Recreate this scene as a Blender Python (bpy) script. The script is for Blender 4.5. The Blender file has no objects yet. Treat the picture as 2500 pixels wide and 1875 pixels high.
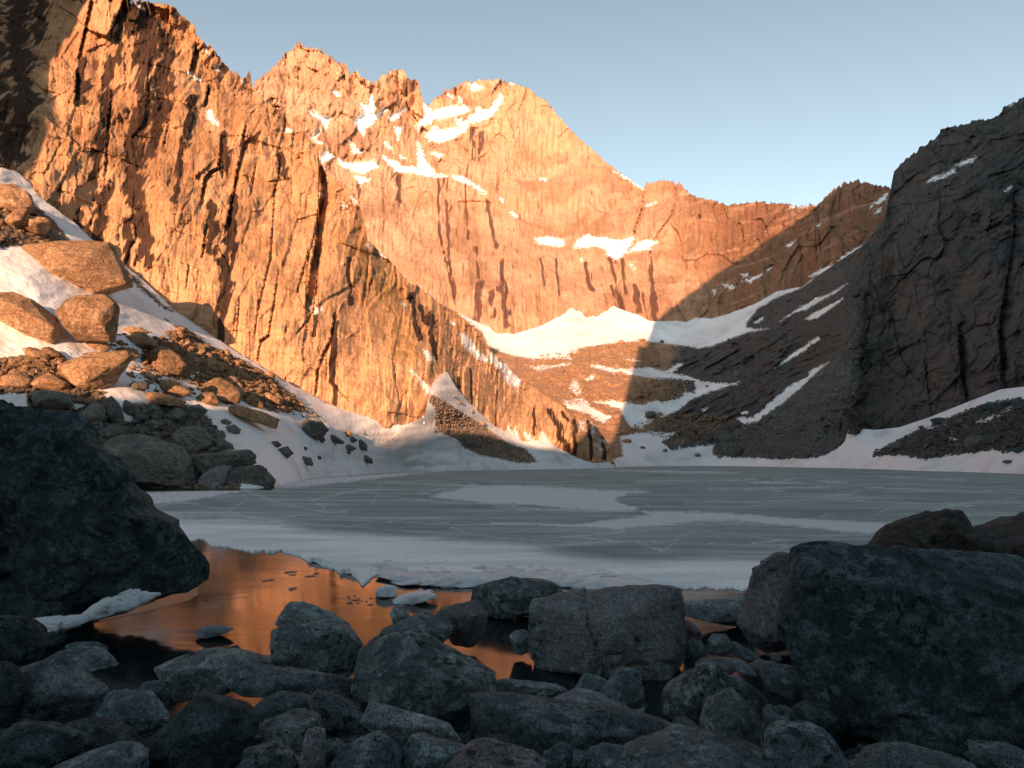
import bpy, bmesh, math, random
import numpy as np
from mathutils import Vector

random.seed(7)
np.random.seed(7)
scene = bpy.context.scene
COL = scene.collection
R = math.radians

# ------------------------------------------------------------------ camera, sky, sun, exposure
F = 2500 * 24.0 / 36.0          # focal length in photo pixels (24 mm on a 36 mm sensor)
HZ = 1126.0                     # row of the horizon
CH = 2.6                        # eye height above the lake

cam_d = bpy.data.cameras.new("camera")
cam = bpy.data.objects.new("camera", cam_d)
COL.objects.link(cam)
cam.location = (0, 0, CH)
cam.rotation_euler = (R(90), 0, 0)
cam_d.lens = 24
cam_d.sensor_width = 36
cam_d.shift_y = (HZ - 937.5) / 2500.0
cam_d.clip_start = 0.1
cam_d.clip_end = 8000
scene.camera = cam

AZ, EL = R(8.0), R(7.0)         # sun: behind the camera, a little to the left, just above the horizon
SUN = np.array([-math.sin(AZ) * math.cos(EL), -math.cos(AZ) * math.cos(EL), math.sin(EL)])

world = bpy.data.worlds.new("World")
scene.world = world
world.use_nodes = True
wn = world.node_tree
wn.nodes.clear()
sky = wn.nodes.new("ShaderNodeTexSky")
sky.sky_type = 'NISHITA'
sky.sun_disc = False
sky.sun_elevation = R(13)
sky.sun_rotation = R(188)
sky.altitude = 3000
sky.air_density = 1.0
sky.dust_density = 3.0
sky.ozone_density = 1.0
bg = wn.nodes.new("ShaderNodeBackground")
bg.inputs['Strength'].default_value = 0.15
wo = wn.nodes.new("ShaderNodeOutputWorld")
skh = wn.nodes.new("ShaderNodeHueSaturation")
skh.inputs['Saturation'].default_value = 0.56
wn.links.new(sky.outputs[0], skh.inputs['Color'])
skt = wn.nodes.new("ShaderNodeMix"); skt.data_type = 'RGBA'; skt.blend_type = 'MULTIPLY'
skt.inputs[0].default_value = 1.0
skt.inputs[7].default_value = (0.93, 1.02, 0.94, 1)
wn.links.new(skh.outputs[0], skt.inputs[6])
stc = wn.nodes.new("ShaderNodeTexCoord"); ssp = wn.nodes.new("ShaderNodeSeparateXYZ"); smr = wn.nodes.new("ShaderNodeMapRange")
wn.links.new(stc.outputs['Generated'], ssp.inputs[0]); wn.links.new(ssp.outputs[2], smr.inputs[0])
for k_, v_ in ((1, 0.12), (2, 0.75), (3, 1.04), (4, 0.70)): smr.inputs[k_].default_value = v_
skg = wn.nodes.new("ShaderNodeVectorMath"); skg.operation = 'SCALE'
wn.links.new(skt.outputs[2], skg.inputs[0]); wn.links.new(smr.outputs[0], skg.inputs['Scale'])
wn.links.new(skg.outputs[0], bg.inputs['Color'])
wn.links.new(bg.outputs[0], wo.inputs['Surface'])

sun_d = bpy.data.lights.new("sun", 'SUN')
sun_d.energy = 5.0
sun_d.angle = R(0.35)
sun_d.color = (1.0, 0.55, 0.31)
sun = bpy.data.objects.new("sun", sun_d)
COL.objects.link(sun)
sun.rotation_euler = Vector(SUN).to_track_quat('Z', 'Y').to_euler()

vs = scene.view_settings
vs.view_transform = 'Standard'
vs.look = 'None'
vs.gamma = 1
vs.use_curve_mapping = False
vs.exposure = 0.98

# ------------------------------------------------------------------ numpy noise
def _h(ix, iy, iz, seed):
    x = (ix.astype(np.int64) * 374761393 + iy.astype(np.int64) * 668265263 + iz.astype(np.int64) * 2147483647 + seed * 974711) & 0xFFFFFFFF
    x = ((x ^ (x >> 13)) * 1274126177) & 0xFFFFFFFF
    x = ((x ^ (x >> 16)) * 2246822519) & 0xFFFFFFFF
    x = x ^ (x >> 15)
    return (x & 0xFFFFFF).astype(np.float64) / 16777216.0

def n2(x, y, seed=0):
    ix, iy = np.floor(x), np.floor(y)
    fx, fy = x - ix, y - iy
    u, v = fx * fx * fx * (fx * (fx * 6 - 15) + 10), fy * fy * fy * (fy * (fy * 6 - 15) + 10)
    z = np.zeros_like(ix)
    def g(a, b):
        t = _h(ix + a, iy + b, z, seed) * 6.2831853
        return np.cos(t) * (fx - a) + np.sin(t) * (fy - b)
    return ((g(0, 0) * (1 - u) + g(1, 0) * u) * (1 - v) + (g(0, 1) * (1 - u) + g(1, 1) * u) * v) * 1.5

def fbm2(x, y, seed=0, oct=5, gain=0.5, ridged=False):
    s, a = 0, 1.0
    for o in range(oct):
        n = n2(x * 2 ** o + 17.3 * o, y * 2 ** o - 9.1 * o, seed + o)
        s = s + a * ((1 - 2 * np.abs(n)) if ridged else n)
        a *= gain
    return s

def n3(p, seed=0):
    i = np.floor(p)
    f = p - i
    u = f * f * (3 - 2 * f)
    def c(a, b, d):
        return _h(i[:, 0] + a, i[:, 1] + b, i[:, 2] + d, seed)
    x0 = (c(0, 0, 0) * (1 - u[:, 0]) + c(1, 0, 0) * u[:, 0]) * (1 - u[:, 1]) + (c(0, 1, 0) * (1 - u[:, 0]) + c(1, 1, 0) * u[:, 0]) * u[:, 1]
    x1 = (c(0, 0, 1) * (1 - u[:, 0]) + c(1, 0, 1) * u[:, 0]) * (1 - u[:, 1]) + (c(0, 1, 1) * (1 - u[:, 0]) + c(1, 1, 1) * u[:, 0]) * u[:, 1]
    return (x0 * (1 - u[:, 2]) + x1 * u[:, 2]) * 2 - 1

def fbm3(p, seed=0, oct=4, gain=0.5):
    s, a = 0, 1.0
    for o in range(oct):
        s = s + a * n3(p * 2 ** o + 11.7 * o, seed + o)
        a *= gain
    return s

def facets(u, v, seed=0):
    """broken rock: every Voronoi cell is a little tilted plane; returns height and distance to the joint"""
    iu, iv = np.floor(u), np.floor(v)
    z = np.zeros_like(iu)
    b1 = np.full(u.shape, 9.0); b2 = np.full(u.shape, 9.0); h = np.zeros(u.shape)
    for a in (-1, 0, 1):
        for b in (-1, 0, 1):
            cx, cy = iu + a, iv + b
            px = cx + _h(cx, cy, z, seed); py = cy + _h(cx, cy, z, seed + 1)
            du, dv = u - px, v - py
            d = np.sqrt(du * du + dv * dv)
            hh = (_h(cx, cy, z, seed + 2) - .5) * 1.3 + (_h(cx, cy, z, seed + 3) - .5) * 1.6 * du + (_h(cx, cy, z, seed + 4) - .5) * 1.1 * dv
            m = d < b1
            b2 = np.where(m, b1, np.minimum(b2, d))
            h = np.where(m, hh, h)
            b1 = np.where(m, d, b1)
    return h, b2 - b1

def chips3(p, seed=0):
    i = np.floor(p); best = np.full(len(p), 9.0); h = np.zeros(len(p))
    for a in (-1, 0, 1):
        for b in (-1, 0, 1):
            for c in (-1, 0, 1):
                x, y, z = i[:, 0] + a, i[:, 1] + b, i[:, 2] + c
                r = _h(x, y, z, seed)
                dx, dy, dz = p[:, 0] - x - r, p[:, 1] - y - (r * 7.31) % 1, p[:, 2] - z - (r * 13.7) % 1
                d = dx * dx + dy * dy + dz * dz
                m = d < best
                best = np.where(m, d, best)
                q = (r * 31.7) % 1 - .5
                h = np.where(m, q * 1.2 + ((r * 53.1) % 1 - .5) * 1.5 * dx + ((r * 71.9) % 1 - .5) * 1.5 * dz + ((r * 91.9) % 1 - .5) * 1.5 * dy, h)
    return h

# ------------------------------------------------------------------ points measured on the photograph (crops at different scales)
CROP = dict(F=(0, 0, .8848), c1=(0, 0, 2.212), c2=(750, 0, 2.212), c3=(1500, 200, 2.212), c4=(0, 600, 2.765), c5=(700, 700, 2.765),
            c6=(1400, 700, 2.011), d1=(0, 1150, 2.288), d2=(600, 1350, 3.16), d3=(1100, 1350, 2.765), d4=(1700, 1200, 2.4575),
            d5=(300, 1130, 1.8433), d6=(1200, 1100, 1.7015), s=(0, 0, 1.0))
def S(crop, pts):
    ox, oy, k = CROP[crop]
    return [(ox + x / k, oy + y / k) for x, y in pts]

def line(pts):
    pts = sorted(pts)
    xs = np.array([p[0] for p in pts]); ys = np.array([p[1] for p in pts])
    return lambda x: np.interp(x, xs, ys)

def seg_dist(x, y, pts):
    """distance to a polyline, signed side and position along it"""
    best = np.full(x.shape, 1e9); side = np.zeros(x.shape); par = np.zeros(x.shape)
    n = len(pts) - 1
    for k in range(n):
        (x0, y0), (x1, y1) = pts[k], pts[k + 1]
        dx, dy = x1 - x0, y1 - y0
        L = dx * dx + dy * dy + 1e-9
        t = np.clip(((x - x0) * dx + (y - y0) * dy) / L, 0, 1)
        ex, ey = x - (x0 + t * dx), y - (y0 + t * dy)
        d = np.sqrt(ex * ex + ey * ey)
        m = d < best
        best = np.where(m, d, best)
        side = np.where(m, ex, side)
        par = np.where(m, (k + t) / n, par)
    return best, side, par

def poly_sd(x, y, polys, lim=30.0):
    """signed distance (photo px, positive inside) to the nearest of several outlines"""
    out = np.full(x.shape, -lim)
    for poly in polys:
        a = np.array(poly)
        m = (x > a[:, 0].min() - lim) & (x < a[:, 0].max() + lim) & (y > a[:, 1].min() - lim) & (y < a[:, 1].max() + lim)
        if not m.any():
            continue
        xs, ys = x[m], y[m]
        d, _, _ = seg_dist(xs, ys, list(poly) + [poly[0]])
        ins = np.zeros(xs.shape, bool)
        n = len(poly)
        for k in range(n):
            x0, y0 = poly[k]; x1, y1 = poly[(k + 1) % n]
            c = ((y0 > ys) != (y1 > ys)) & (xs < (x1 - x0) * (ys - y0) / (y1 - y0 + 1e-9) + x0)
            ins ^= c
        out[m] = np.maximum(out[m], np.where(ins, d, -d))
    return np.clip(out, -lim, lim)

def tps(ctrl):
    """thin plate spline of 1/depth over the picture: flat slopes stay flat"""
    c = np.array(ctrl, float)
    P = c[:, :2] / 500.0
    w = 1.0 / c[:, 2]
    n = len(P)
    d = np.linalg.norm(P[:, None] - P[None], axis=2)
    K = np.where(d > 0, d * d * np.log(d + 1e-12), 0) + np.eye(n) * 0.002
    A = np.zeros((n + 3, n + 3))
    A[:n, :n] = K
    A[:n, n] = 1; A[:n, n + 1:] = P
    A[n, :n] = 1; A[n + 1:, :n] = P.T
    sol = np.linalg.solve(A, np.concatenate([w, np.zeros(3)]))
    lo, hi = w.min() * .8, w.max() * 1.25
    def f(x, y):
        x = np.asarray(x, float) / 500.0; y = np.asarray(y, float) / 500.0
        r = sol[n] + sol[n + 1] * x + sol[n + 2] * y
        for k in range(n):
            q = (x - P[k, 0]) ** 2 + (y - P[k, 1]) ** 2
            r = r + sol[k] * 0.5 * q * np.log(q + 1e-12)
        return 1.0 / np.clip(r, lo, hi)
    return f

def world_pt(x, y, Y):
    return np.stack([(x - 1250.0) / F * Y, Y, CH + (HZ - y) / F * Y], axis=-1)

# ------------------------------------------------------------------ object helpers
def tag(o, label=None, cat=None, group=None, kind=None):
    if label: o['label'] = label
    if cat: o['category'] = cat
    if group: o['group'] = group
    if kind: o['kind'] = kind
    return o

def mesh_from(name, verts, faces, mat, attrs=None, smooth=True):
    me = bpy.data.meshes.new(name)
    verts = np.asarray(verts, np.float32); faces = np.asarray(faces, np.int32)
    k = faces.shape[1]
    me.vertices.add(len(verts)); me.vertices.foreach_set('co', verts.ravel())
    me.loops.add(faces.size); me.loops.foreach_set('vertex_index', faces.ravel())
    me.polygons.add(len(faces))
    me.polygons.foreach_set('loop_start', np.arange(0, faces.size, k, dtype=np.int32))
    me.polygons.foreach_set('loop_total', np.full(len(faces), k, np.int32))
    me.polygons.foreach_set('use_smooth', np.full(len(faces), smooth, bool))
    for an, av in (attrs or {}).items():
        at = me.attributes.new(an, 'FLOAT', 'POINT')
        at.data.foreach_set('value', np.asarray(av, np.float32).ravel())
    me.update(calc_edges=True)
    me.materials.append(mat)
    return me

def obj(name, me, parent=None):
    o = bpy.data.objects.new(name, me)
    COL.objects.link(o)
    if parent: o.parent = parent
    return o

class Mass:
    """a rock mass or slope between a foot line and a crest line, with its own distance everywhere and a far side"""
    def __init__(s, name, x0, x1, step, ytop, ybot, rstep, depth, disp, attrs, mat, zdisp=None, back=(4, 14.0, 10.0), kind='structure', jag=None, jx=None):
        s.jx = jx
        xs = np.arange(x0, x1 + step, step)
        yt = ytop(xs); yb = ybot(xs)
        if jag is not None: yt = yt + jag(xs)
        yt = np.minimum(yt, yb - 1.0)
        nr = int(max(4, np.max(yb - yt) / rstep))
        t = np.linspace(0, 1, nr)
        X = np.repeat(xs[:, None], nr, 1)
        Yp = yb[:, None] + (yt - yb)[:, None] * t[None]
        if jx is not None: X = X + jx(X, Yp)
        D = depth(X, Yp)
        base = D.copy()
        if disp is not None:
            D = D + disp(X, Yp) * D / F
        P = world_pt(X, Yp, D)
        if zdisp is not None:
            P[..., 2] += zdisp(X, Yp, P)
        A = attrs(X, Yp) if attrs else {}
        # far side of the crest
        nb, dy, dz = back
        if nb:
            rows = []
            for k in range(1, nb + 1):
                q = P[:, -1].copy()
                q[:, 1] += dy * k; q[:, 0] += (q[:, 0] / q[:, 1]) * dy * k * .6
                q[:, 2] -= dz * k ** 1.3
                rows.append(q[:, None])
            P2 = np.concatenate([P] + rows, 1)
            A = {k: np.concatenate([v] + [v[:, -1:]] * nb, 1) for k, v in A.items()}
        else:
            P2 = P
        s.xs, s.yt, s.yb, s.P, s.nr = xs, yt, yb, P, nr
        nc, nt = P2.shape[0], P2.shape[1]
        idx = np.arange(nc * nt).reshape(nc, nt)
        fc = np.stack([idx[:-1, :-1], idx[1:, :-1], idx[1:, 1:], idx[:-1, 1:]], -1).reshape(-1, 4)
        me = mesh_from(name, P2.reshape(-1, 3), fc, mat, {k: v for k, v in A.items()})
        s.ob = tag(obj(name, me), kind=kind)
    def at(s, x, y):
        x = np.atleast_1d(np.asarray(x, float)); y = np.atleast_1d(np.asarray(y, float))
        i = np.clip((x - s.xs[0]) / (s.xs[1] - s.xs[0]), 0, len(s.xs) - 1.001)
        i0 = i.astype(int); fi = (i - i0)[:, None]
        def col(ii):
            t = np.clip((y - s.yb[ii]) / (s.yt[ii] - s.yb[ii]), 0, 1) * (s.nr - 1)
            j0 = np.minimum(t.astype(int), s.nr - 2); fj = (t - j0)[:, None]
            return s.P[ii, j0] * (1 - fj) + s.P[ii, j0 + 1] * fj
        return col(i0) * (1 - fi) + col(i0 + 1) * fi

# ------------------------------------------------------------------ materials
class NT:
    def __init__(s, name):
        s.m = bpy.data.materials.new(name); s.m.use_nodes = True
        s.t = s.m.node_tree; s.t.nodes.clear()
        s.out = s.t.nodes.new('ShaderNodeOutputMaterial')
        s.b = s.t.nodes.new('ShaderNodeBsdfPrincipled')
        s.t.links.new(s.b.outputs[0], s.out.inputs[0])
        s.co = s.t.nodes.new('ShaderNodeTexCoord').outputs['Object']
    def n(s, ty, **kw):
        nd = s.t.nodes.new(ty)
        for k, v in kw.items(): setattr(nd, k, v)
        return nd
    def put(s, sock, v):
        if isinstance(v, bpy.types.NodeSocket): s.t.links.new(v, sock)
        elif isinstance(v, (tuple, list)) and len(v) == 3 and sock.type == 'RGBA': sock.default_value = (*v, 1)
        else: sock.default_value = v
    def map(s, scale, rot=(0, 0, 0), co=None):
        nd = s.n('ShaderNodeMapping'); s.t.links.new(co or s.co, nd.inputs[0])
        nd.inputs['Scale'].default_value = scale; nd.inputs['Rotation'].default_value = rot
        return nd.outputs[0]
    def noise(s, scale, detail=6, rough=.55, co=None, dist=0.0):
        nd = s.n('ShaderNodeTexNoise'); s.t.links.new(co or s.co, nd.inputs['Vector'])
        nd.inputs['Scale'].default_value = scale; nd.inputs['Detail'].default_value = detail
        nd.inputs['Roughness'].default_value = rough; nd.inputs['Distortion'].default_value = dist
        return nd.outputs[0]
    def vor(s, scale, feature='F1', co=None, out='Distance', rand=1.0):
        nd = s.n('ShaderNodeTexVoronoi', feature=feature); s.t.links.new(co or s.co, nd.inputs['Vector'])
        nd.inputs['Scale'].default_value = scale; nd.inputs['Randomness'].default_value = rand
        return nd.outputs[out]
    def attr(s, name):
        nd = s.n('ShaderNodeAttribute', attribute_name=name); return nd.outputs['Fac']
    def math(s, op, a, b=0.0, clamp=False):
        nd = s.n('ShaderNodeMath', operation=op, use_clamp=clamp)
        s.put(nd.inputs[0], a); s.put(nd.inputs[1], b); return nd.outputs[0]
    def ramp(s, v, lo, hi, a=0.0, b=1.0):
        nd = s.n('ShaderNodeMapRange', interpolation_type='SMOOTHSTEP')
        s.put(nd.inputs['Value'], v)
        for k, q in (('From Min', lo), ('From Max', hi), ('To Min', a), ('To Max', b)): s.put(nd.inputs[k], q)
        return nd.outputs[0]
    def mix(s, f, a, b, mode='MIX'):
        nd = s.n('ShaderNodeMix', data_type='RGBA', blend_type=mode)
        s.put(nd.inputs[0], f); s.put(nd.inputs[6], a); s.put(nd.inputs[7], b); return nd.outputs[2]
    def bump(s, h, dist, strength=1.0, prev=None):
        nd = s.n('ShaderNodeBump'); s.put(nd.inputs['Height'], h)
        nd.inputs['Distance'].default_value = dist; s.put(nd.inputs['Strength'], strength)
        if prev: s.t.links.new(prev, nd.inputs['Normal'])
        return nd.outputs[0]
    def done(s, color, rough, normal=None, spec=0.3):
        s.put(s.b.inputs['Base Color'], color); s.put(s.b.inputs['Roughness'], rough)
        s.put(s.b.inputs['Specular IOR Level'], spec)
        if normal: s.t.links.new(normal, s.b.inputs['Normal'])
        return s.m

SNOW = (0.84, 0.84, 0.85)

def cliff_material(name, u, base, pale, dark, stain_shade, ochre=(0.30, 0.19, 0.07), bump=1.0, bedding=(0, 0.35, 0)):
    """u: size in metres of one detail pixel of this rock at its distance"""
    m = NT(name)
    big = m.noise(1 / (90 * u), 5, .6)
    mid = m.noise(1 / (22 * u), 7, .62, dist=.6)
    vert = m.noise(1 / (7 * u), 6, .6, co=m.map((1, .15, .10)))
    bed = m.noise(1 / (14 * u), 5, .6, co=m.map((.18, .18, 1.3), bedding))
    fine = m.noise(1 / (2.6 * u), 5, .7)
    c = m.mix(m.ramp(big, .35, .65), base, pale)
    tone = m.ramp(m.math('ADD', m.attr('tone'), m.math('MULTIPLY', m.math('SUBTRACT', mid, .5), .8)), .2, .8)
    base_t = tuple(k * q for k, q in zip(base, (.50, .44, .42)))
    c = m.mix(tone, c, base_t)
    c = m.mix(m.ramp(bed, .52, .70, 0, .65), c, pale)
    c = m.mix(m.ramp(m.noise(1 / (160 * u), 6, .6, dist=.8), .5, .62, 0, .7), c, tuple(.62 * k for k in base))
    c = m.mix(m.ramp(mid, .48, .74, 0, .55), c, dark)
    c = m.mix(m.ramp(vert, .50, .74, 0, .7), c, tuple(.55 * k for k in dark))
    c = m.mix(m.math('MULTIPLY', m.attr('pale'), m.ramp(bed, .30, .60, .35, 1)), c, tuple(1.1 * q for q in pale))
    c = m.mix(m.math('MULTIPLY', m.attr('ochre'), m.ramp(mid, .35, .6)), c, ochre)
    c = m.mix(.75, c, m.mix(m.ramp(fine, .25, .8), (1.28, 1.25, 1.2), (.62, .62, .64)), 'MULTIPLY')
    # water stains, plus shade painted on the sunlit cliff's upper left corner
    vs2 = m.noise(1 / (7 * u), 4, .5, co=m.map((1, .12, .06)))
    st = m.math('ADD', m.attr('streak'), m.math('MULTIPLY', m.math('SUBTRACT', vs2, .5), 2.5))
    c = m.mix(m.ramp(st, .36, .66, 0, .92), c, stain_shade)
    # snow lying in gullies and on ledges
    sn = m.math('ADD', m.attr('snow'), m.math('MULTIPLY', m.math('SUBTRACT', m.noise(1 / (7 * u), 8, .8), .5), 52.0))
    sf = m.ramp(sn, -1.6, .2)
    c = m.mix(sf, c, SNOW)
    w2 = m.vor(1 / (11 * u), 'DISTANCE_TO_EDGE', co=m.map((1, 1, .38), (0, .12, 0)))
    crack = m.ramp(w2, 0, .06)
    hgt = m.math('ADD', m.math('ADD', m.math('MULTIPLY', vert, 1.3), m.math('MULTIPLY', mid, 2.2)), m.math('ADD', m.math('MULTIPLY', fine, .55), m.math('MULTIPLY', crack, .08)))
    nrm = m.bump(hgt, 5.5 * u * bump, m.math('SUBTRACT', 1.0, m.math('MULTIPLY', sf, .93)))
    return m.done(c, m.mix(sf, (.85, .85, .85), (.6, .6, .6)), nrm, .2)

def ground_material(name, u, rock, rock2, slab=None):
    """snow slope with rubble where the attribute 'rock' says so"""
    m = NT(name)
    mid = m.noise(1 / (16 * u), 6, .6)
    fine = m.noise(1 / (3 * u), 5, .7)
    vr = m.vor(1 / (5 * u), out='Color')
    cell = m.n('ShaderNodeSeparateColor'); m.t.links.new(vr, cell.inputs[0])
    c = m.mix(m.ramp(mid, .35, .7), rock, rock2)
    c = m.mix(m.ramp(cell.outputs[0], 0, 1, 0, .8), c, m.mix(.5, c, (1.5, 1.4, 1.3), 'MULTIPLY'))
    c = m.mix(.8, c, m.mix(m.ramp(fine, .3, .75), (1.25, 1.25, 1.25), (.5, .5, .5)), 'MULTIPLY')
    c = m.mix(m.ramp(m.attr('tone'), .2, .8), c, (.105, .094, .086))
    sb = m.noise(1 / (5 * u), 6, .6, co=m.map((.25, .5, 1.6), (0, -.45, 0)))
    c = m.mix(m.math('MULTIPLY', m.attr('slab'), m.ramp(sb, .45, .62)), c, (.05, .044, .042))
    sn = m.math('ADD', m.attr('snow'), m.math('MULTIPLY', m.math('SUBTRACT', m.noise(1 / (9 * u), 7, .72), .5), 30.0))
    sf = m.ramp(sn, -.8, 1.4)
    dirt = m.noise(1 / (60 * u), 7, .65)
    sun_cup = m.noise(1 / (7 * u), 4, .6, co=m.map((.4, 1, 1), (0, 0, .5)))
    snowc = m.mix(m.ramp(dirt, .46, .70, 0, .8), SNOW, (.62, .58, .59))
    c = m.mix(sf, c, snowc)
    hr = m.math('ADD', m.math('MULTIPLY', mid, 1.6), m.math('ADD', m.math('MULTIPLY', fine, .6), m.math('MULTIPLY', sb, m.attr('slab'))))
    n1 = m.bump(hr, 5 * u, m.math('SUBTRACT', 1.0, sf))
    n_ = m.bump(m.math('ADD', sun_cup, m.math('MULTIPLY', dirt, 2.0)), 2.2 * u, m.math('MULTIPLY', sf, .8), n1)
    return m.done(c, m.mix(sf, (.9, .9, .9), (.55, .55, .55)), n_, .25)

def boulder_material(name, base, alt, lichen, spot, scale=1.0, spots=.5, veins=False, bump=1.0):
    m = NT(name)
    oi = m.n('ShaderNodeObjectInfo').outputs['Random']
    add = m.n('ShaderNodeVectorMath', operation='ADD')
    m.t.links.new(m.co, add.inputs[0])
    cmb = m.n('ShaderNodeCombineXYZ')
    for k in range(3): m.t.links.new(m.math('MULTIPLY', oi, 37.0 + 11 * k), cmb.inputs[k])
    m.t.links.new(cmb.outputs[0], add.inputs[1])
    m.co = add.outputs[0]
    big = m.noise(1.1 * scale, 5, .6, dist=.4)
    mid = m.noise(4.5 * scale, 7, .68)
    fine = m.noise(26 * scale, 5, .75)
    grit = m.noise(85 * scale, 3, .7)
    c = m.mix(m.ramp(big, .38, .64), base, alt)
    c = m.mix(m.ramp(mid, .47, .62, 0, .85), c, lichen)
    c = m.mix(.85, c, m.mix(m.ramp(fine, .3, .72), (.36, .38, .42), (1.65, 1.65, 1.6)), 'MULTIPLY')
    wp = m.noise(9 * scale, 3, .5)
    sp = m.noise(13 * scale, 5, .7)
    gate = m.ramp(m.noise(2.2 * scale, 4, .6), .44, .60)
    c = m.mix(m.math('MULTIPLY', m.ramp(sp, .53, .60), m.math('MULTIPLY', gate, spots * 1.8), True), c, spot)
    pale = m.math('MULTIPLY', m.ramp(m.noise(8.3 * scale, 6, .72), .52, .60), m.ramp(m.noise(2.1 * scale, 4, .6), .44, .60))
    c = m.mix(m.math('MULTIPLY', pale, .75), c, tuple(min(1, 1.5 * k) for k in lichen))
    c = m.mix(.8, c, m.mix(m.ramp(grit, .32, .68), (.35, .35, .36), (1.75, 1.75, 1.72)), 'MULTIPLY')
    h = m.math('ADD', m.math('MULTIPLY', mid, 1.5), m.math('ADD', m.math('MULTIPLY', fine, .5), m.math('MULTIPLY', grit, .16)))
    if veins:
        b = m.noise(5 * scale, 5, .6, co=m.map((.2, .3, 2.2), (.15, -.12, 0)))
        h = m.math('ADD', h, m.math('MULTIPLY', b, 1.3))
    nrm = m.bump(h, .055 / scale * bump, 1.0)
    hue = m.n('ShaderNodeHueSaturation')
    m.put(hue.inputs['Value'], m.ramp(oi, 0, 1, .82, 1.22)); m.put(hue.inputs['Color'], c)
    return m.done(hue.outputs[0], .82, nrm, .25)

M = {}
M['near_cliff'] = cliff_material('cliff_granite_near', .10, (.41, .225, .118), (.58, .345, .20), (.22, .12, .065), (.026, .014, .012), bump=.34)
M['far_cliff'] = cliff_material('cliff_granite_far', .62, (.50, .275, .165), (.62, .37, .24), (.36, .19, .11), (.12, .055, .04), bump=.55)
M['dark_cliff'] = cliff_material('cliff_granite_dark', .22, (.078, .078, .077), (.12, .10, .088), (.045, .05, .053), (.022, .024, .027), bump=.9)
M['snow_slope'] = ground_material('snow_slope', .10, (.25, .18, .13), (.17, .13, .10))
M['basin'] = ground_material('basin_rubble', .36, (.46, .27, .165), (.33, .20, .125))
M['right_slope'] = ground_material('right_slope', .18, (.065, .062, .06), (.045, .045, .045))
M['b_teal'] = boulder_material('boulder_lichen_grey', (0.062, 0.099, 0.113), (0.096, 0.124, 0.137), (0.170, 0.223, 0.237), (0.014, 0.023, 0.028), spots=.6)
M['b_pink'] = boulder_material('boulder_pinkish', (0.162, 0.152, 0.169), (0.120, 0.129, 0.143), (0.198, 0.200, 0.216), (0.019, 0.025, 0.030), spots=.6)
M['b_green'] = boulder_material('boulder_green_lichen', (0.061, 0.092, 0.101), (0.103, 0.131, 0.138), (0.230, 0.281, 0.279), (0.010, 0.015, 0.018), spots=.9, scale=1.3)
M['b_dark'] = boulder_material('boulder_dark', (0.023, 0.043, 0.051), (0.042, 0.065, 0.072), (0.090, 0.134, 0.144), (0.008, 0.014, 0.017), bump=1.6, spots=.7)
M['b_red'] = boulder_material('boulder_reddish', (0.064, 0.044, 0.042), (0.041, 0.036, 0.037), (0.064, 0.072, 0.060), (0.012, 0.014, 0.015))
M['b_slab'] = boulder_material('boulder_layered', (0.119, 0.151, 0.168), (0.159, 0.190, 0.204), (0.237, 0.290, 0.307), (0.032, 0.040, 0.049), spots=.4, veins=True)
M['b_block'] = boulder_material('boulder_block', (0.175, 0.167, 0.173), (0.126, 0.136, 0.145), (0.168, 0.209, 0.213), (0.017, 0.023, 0.028), spots=.6, veins=True)
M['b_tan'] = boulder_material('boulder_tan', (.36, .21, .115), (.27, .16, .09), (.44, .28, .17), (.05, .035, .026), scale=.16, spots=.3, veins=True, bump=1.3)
M['talus'] = boulder_material('talus_grey', (.13, .13, .128), (.10, .10, .10), (.16, .15, .145), (.04, .04, .04), scale=.1, spots=.2)
M['b_mid'] = boulder_material('scree_brown', (.29, .215, .16), (.22, .17, .135), (.34, .26, .20), (.05, .045, .04), scale=.16, spots=.25)
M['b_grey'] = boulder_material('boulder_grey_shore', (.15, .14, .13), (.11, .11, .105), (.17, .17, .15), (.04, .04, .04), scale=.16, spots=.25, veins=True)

# ------------------------------------------------------------------ distances along the shore (lake level z = 0)
SHORE = [(-500, 52), (0, 60), (300, 67), (660, 69), (700, 90), (830, 120), (953, 155), (1134, 180), (1315, 212), (1420, 235), (1500, 262), (1600, 350), (1750, 373),
         (1900, 310), (2064, 246), (2250, 180), (2500, 137), (2800, 105), (3200, 80)]
shore_Y = line(SHORE)
def below_shore(dy, dz=0.7):
    return lambda x: HZ + F * (CH + dz) / (shore_Y(x) - dy)

# ------------------------------------------------------------------ the great face at the head of the valley
B_top = S('c1', [(1200, 520), (1360, 470), (1395, 430), (1450, 385), (1540, 290), (1582, 272), (1592, 245), (1604, 238), (1617, 215), (1623, 222), (1618, 262), (1628, 262), (1650, 250), (1700, 262), (1760, 290), (1800, 320)])
B_top += S('c2', [(150, 325), (200, 340), (235, 385), (270, 390), (300, 425), (335, 432), (345, 455), (370, 440), (440, 385), (485, 372), (500, 362), (512, 372), (530, 385), (545, 420), (598, 432), (610, 490), (625, 545), (645, 572), (665, 566), (680, 530), (760, 485), (820, 450), (890, 445), (930, 440), (1000, 428), (1110, 445), (1200, 480), (1240, 520), (1290, 540), (1350, 620), (1430, 710), (1530, 800), (1630, 890), (1700, 940), (1810, 1018), (1824, 1022), (1829, 995), (1870, 985), (1910, 968), (1975, 975), (1990, 1012), (2003, 1000), (2010, 990), (2040, 1030), (2100, 1065), (2212, 1085)])
B_top += S('c3', [(600, 657), (660, 655), (780, 650), (870, 650), (930, 665), (1060, 670), (1090, 665), (1130, 630), (1190, 580), (1225, 560), (1240, 540), (1290, 533), (1370, 545), (1470, 568), (1560, 640), (1800, 720)])
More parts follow.
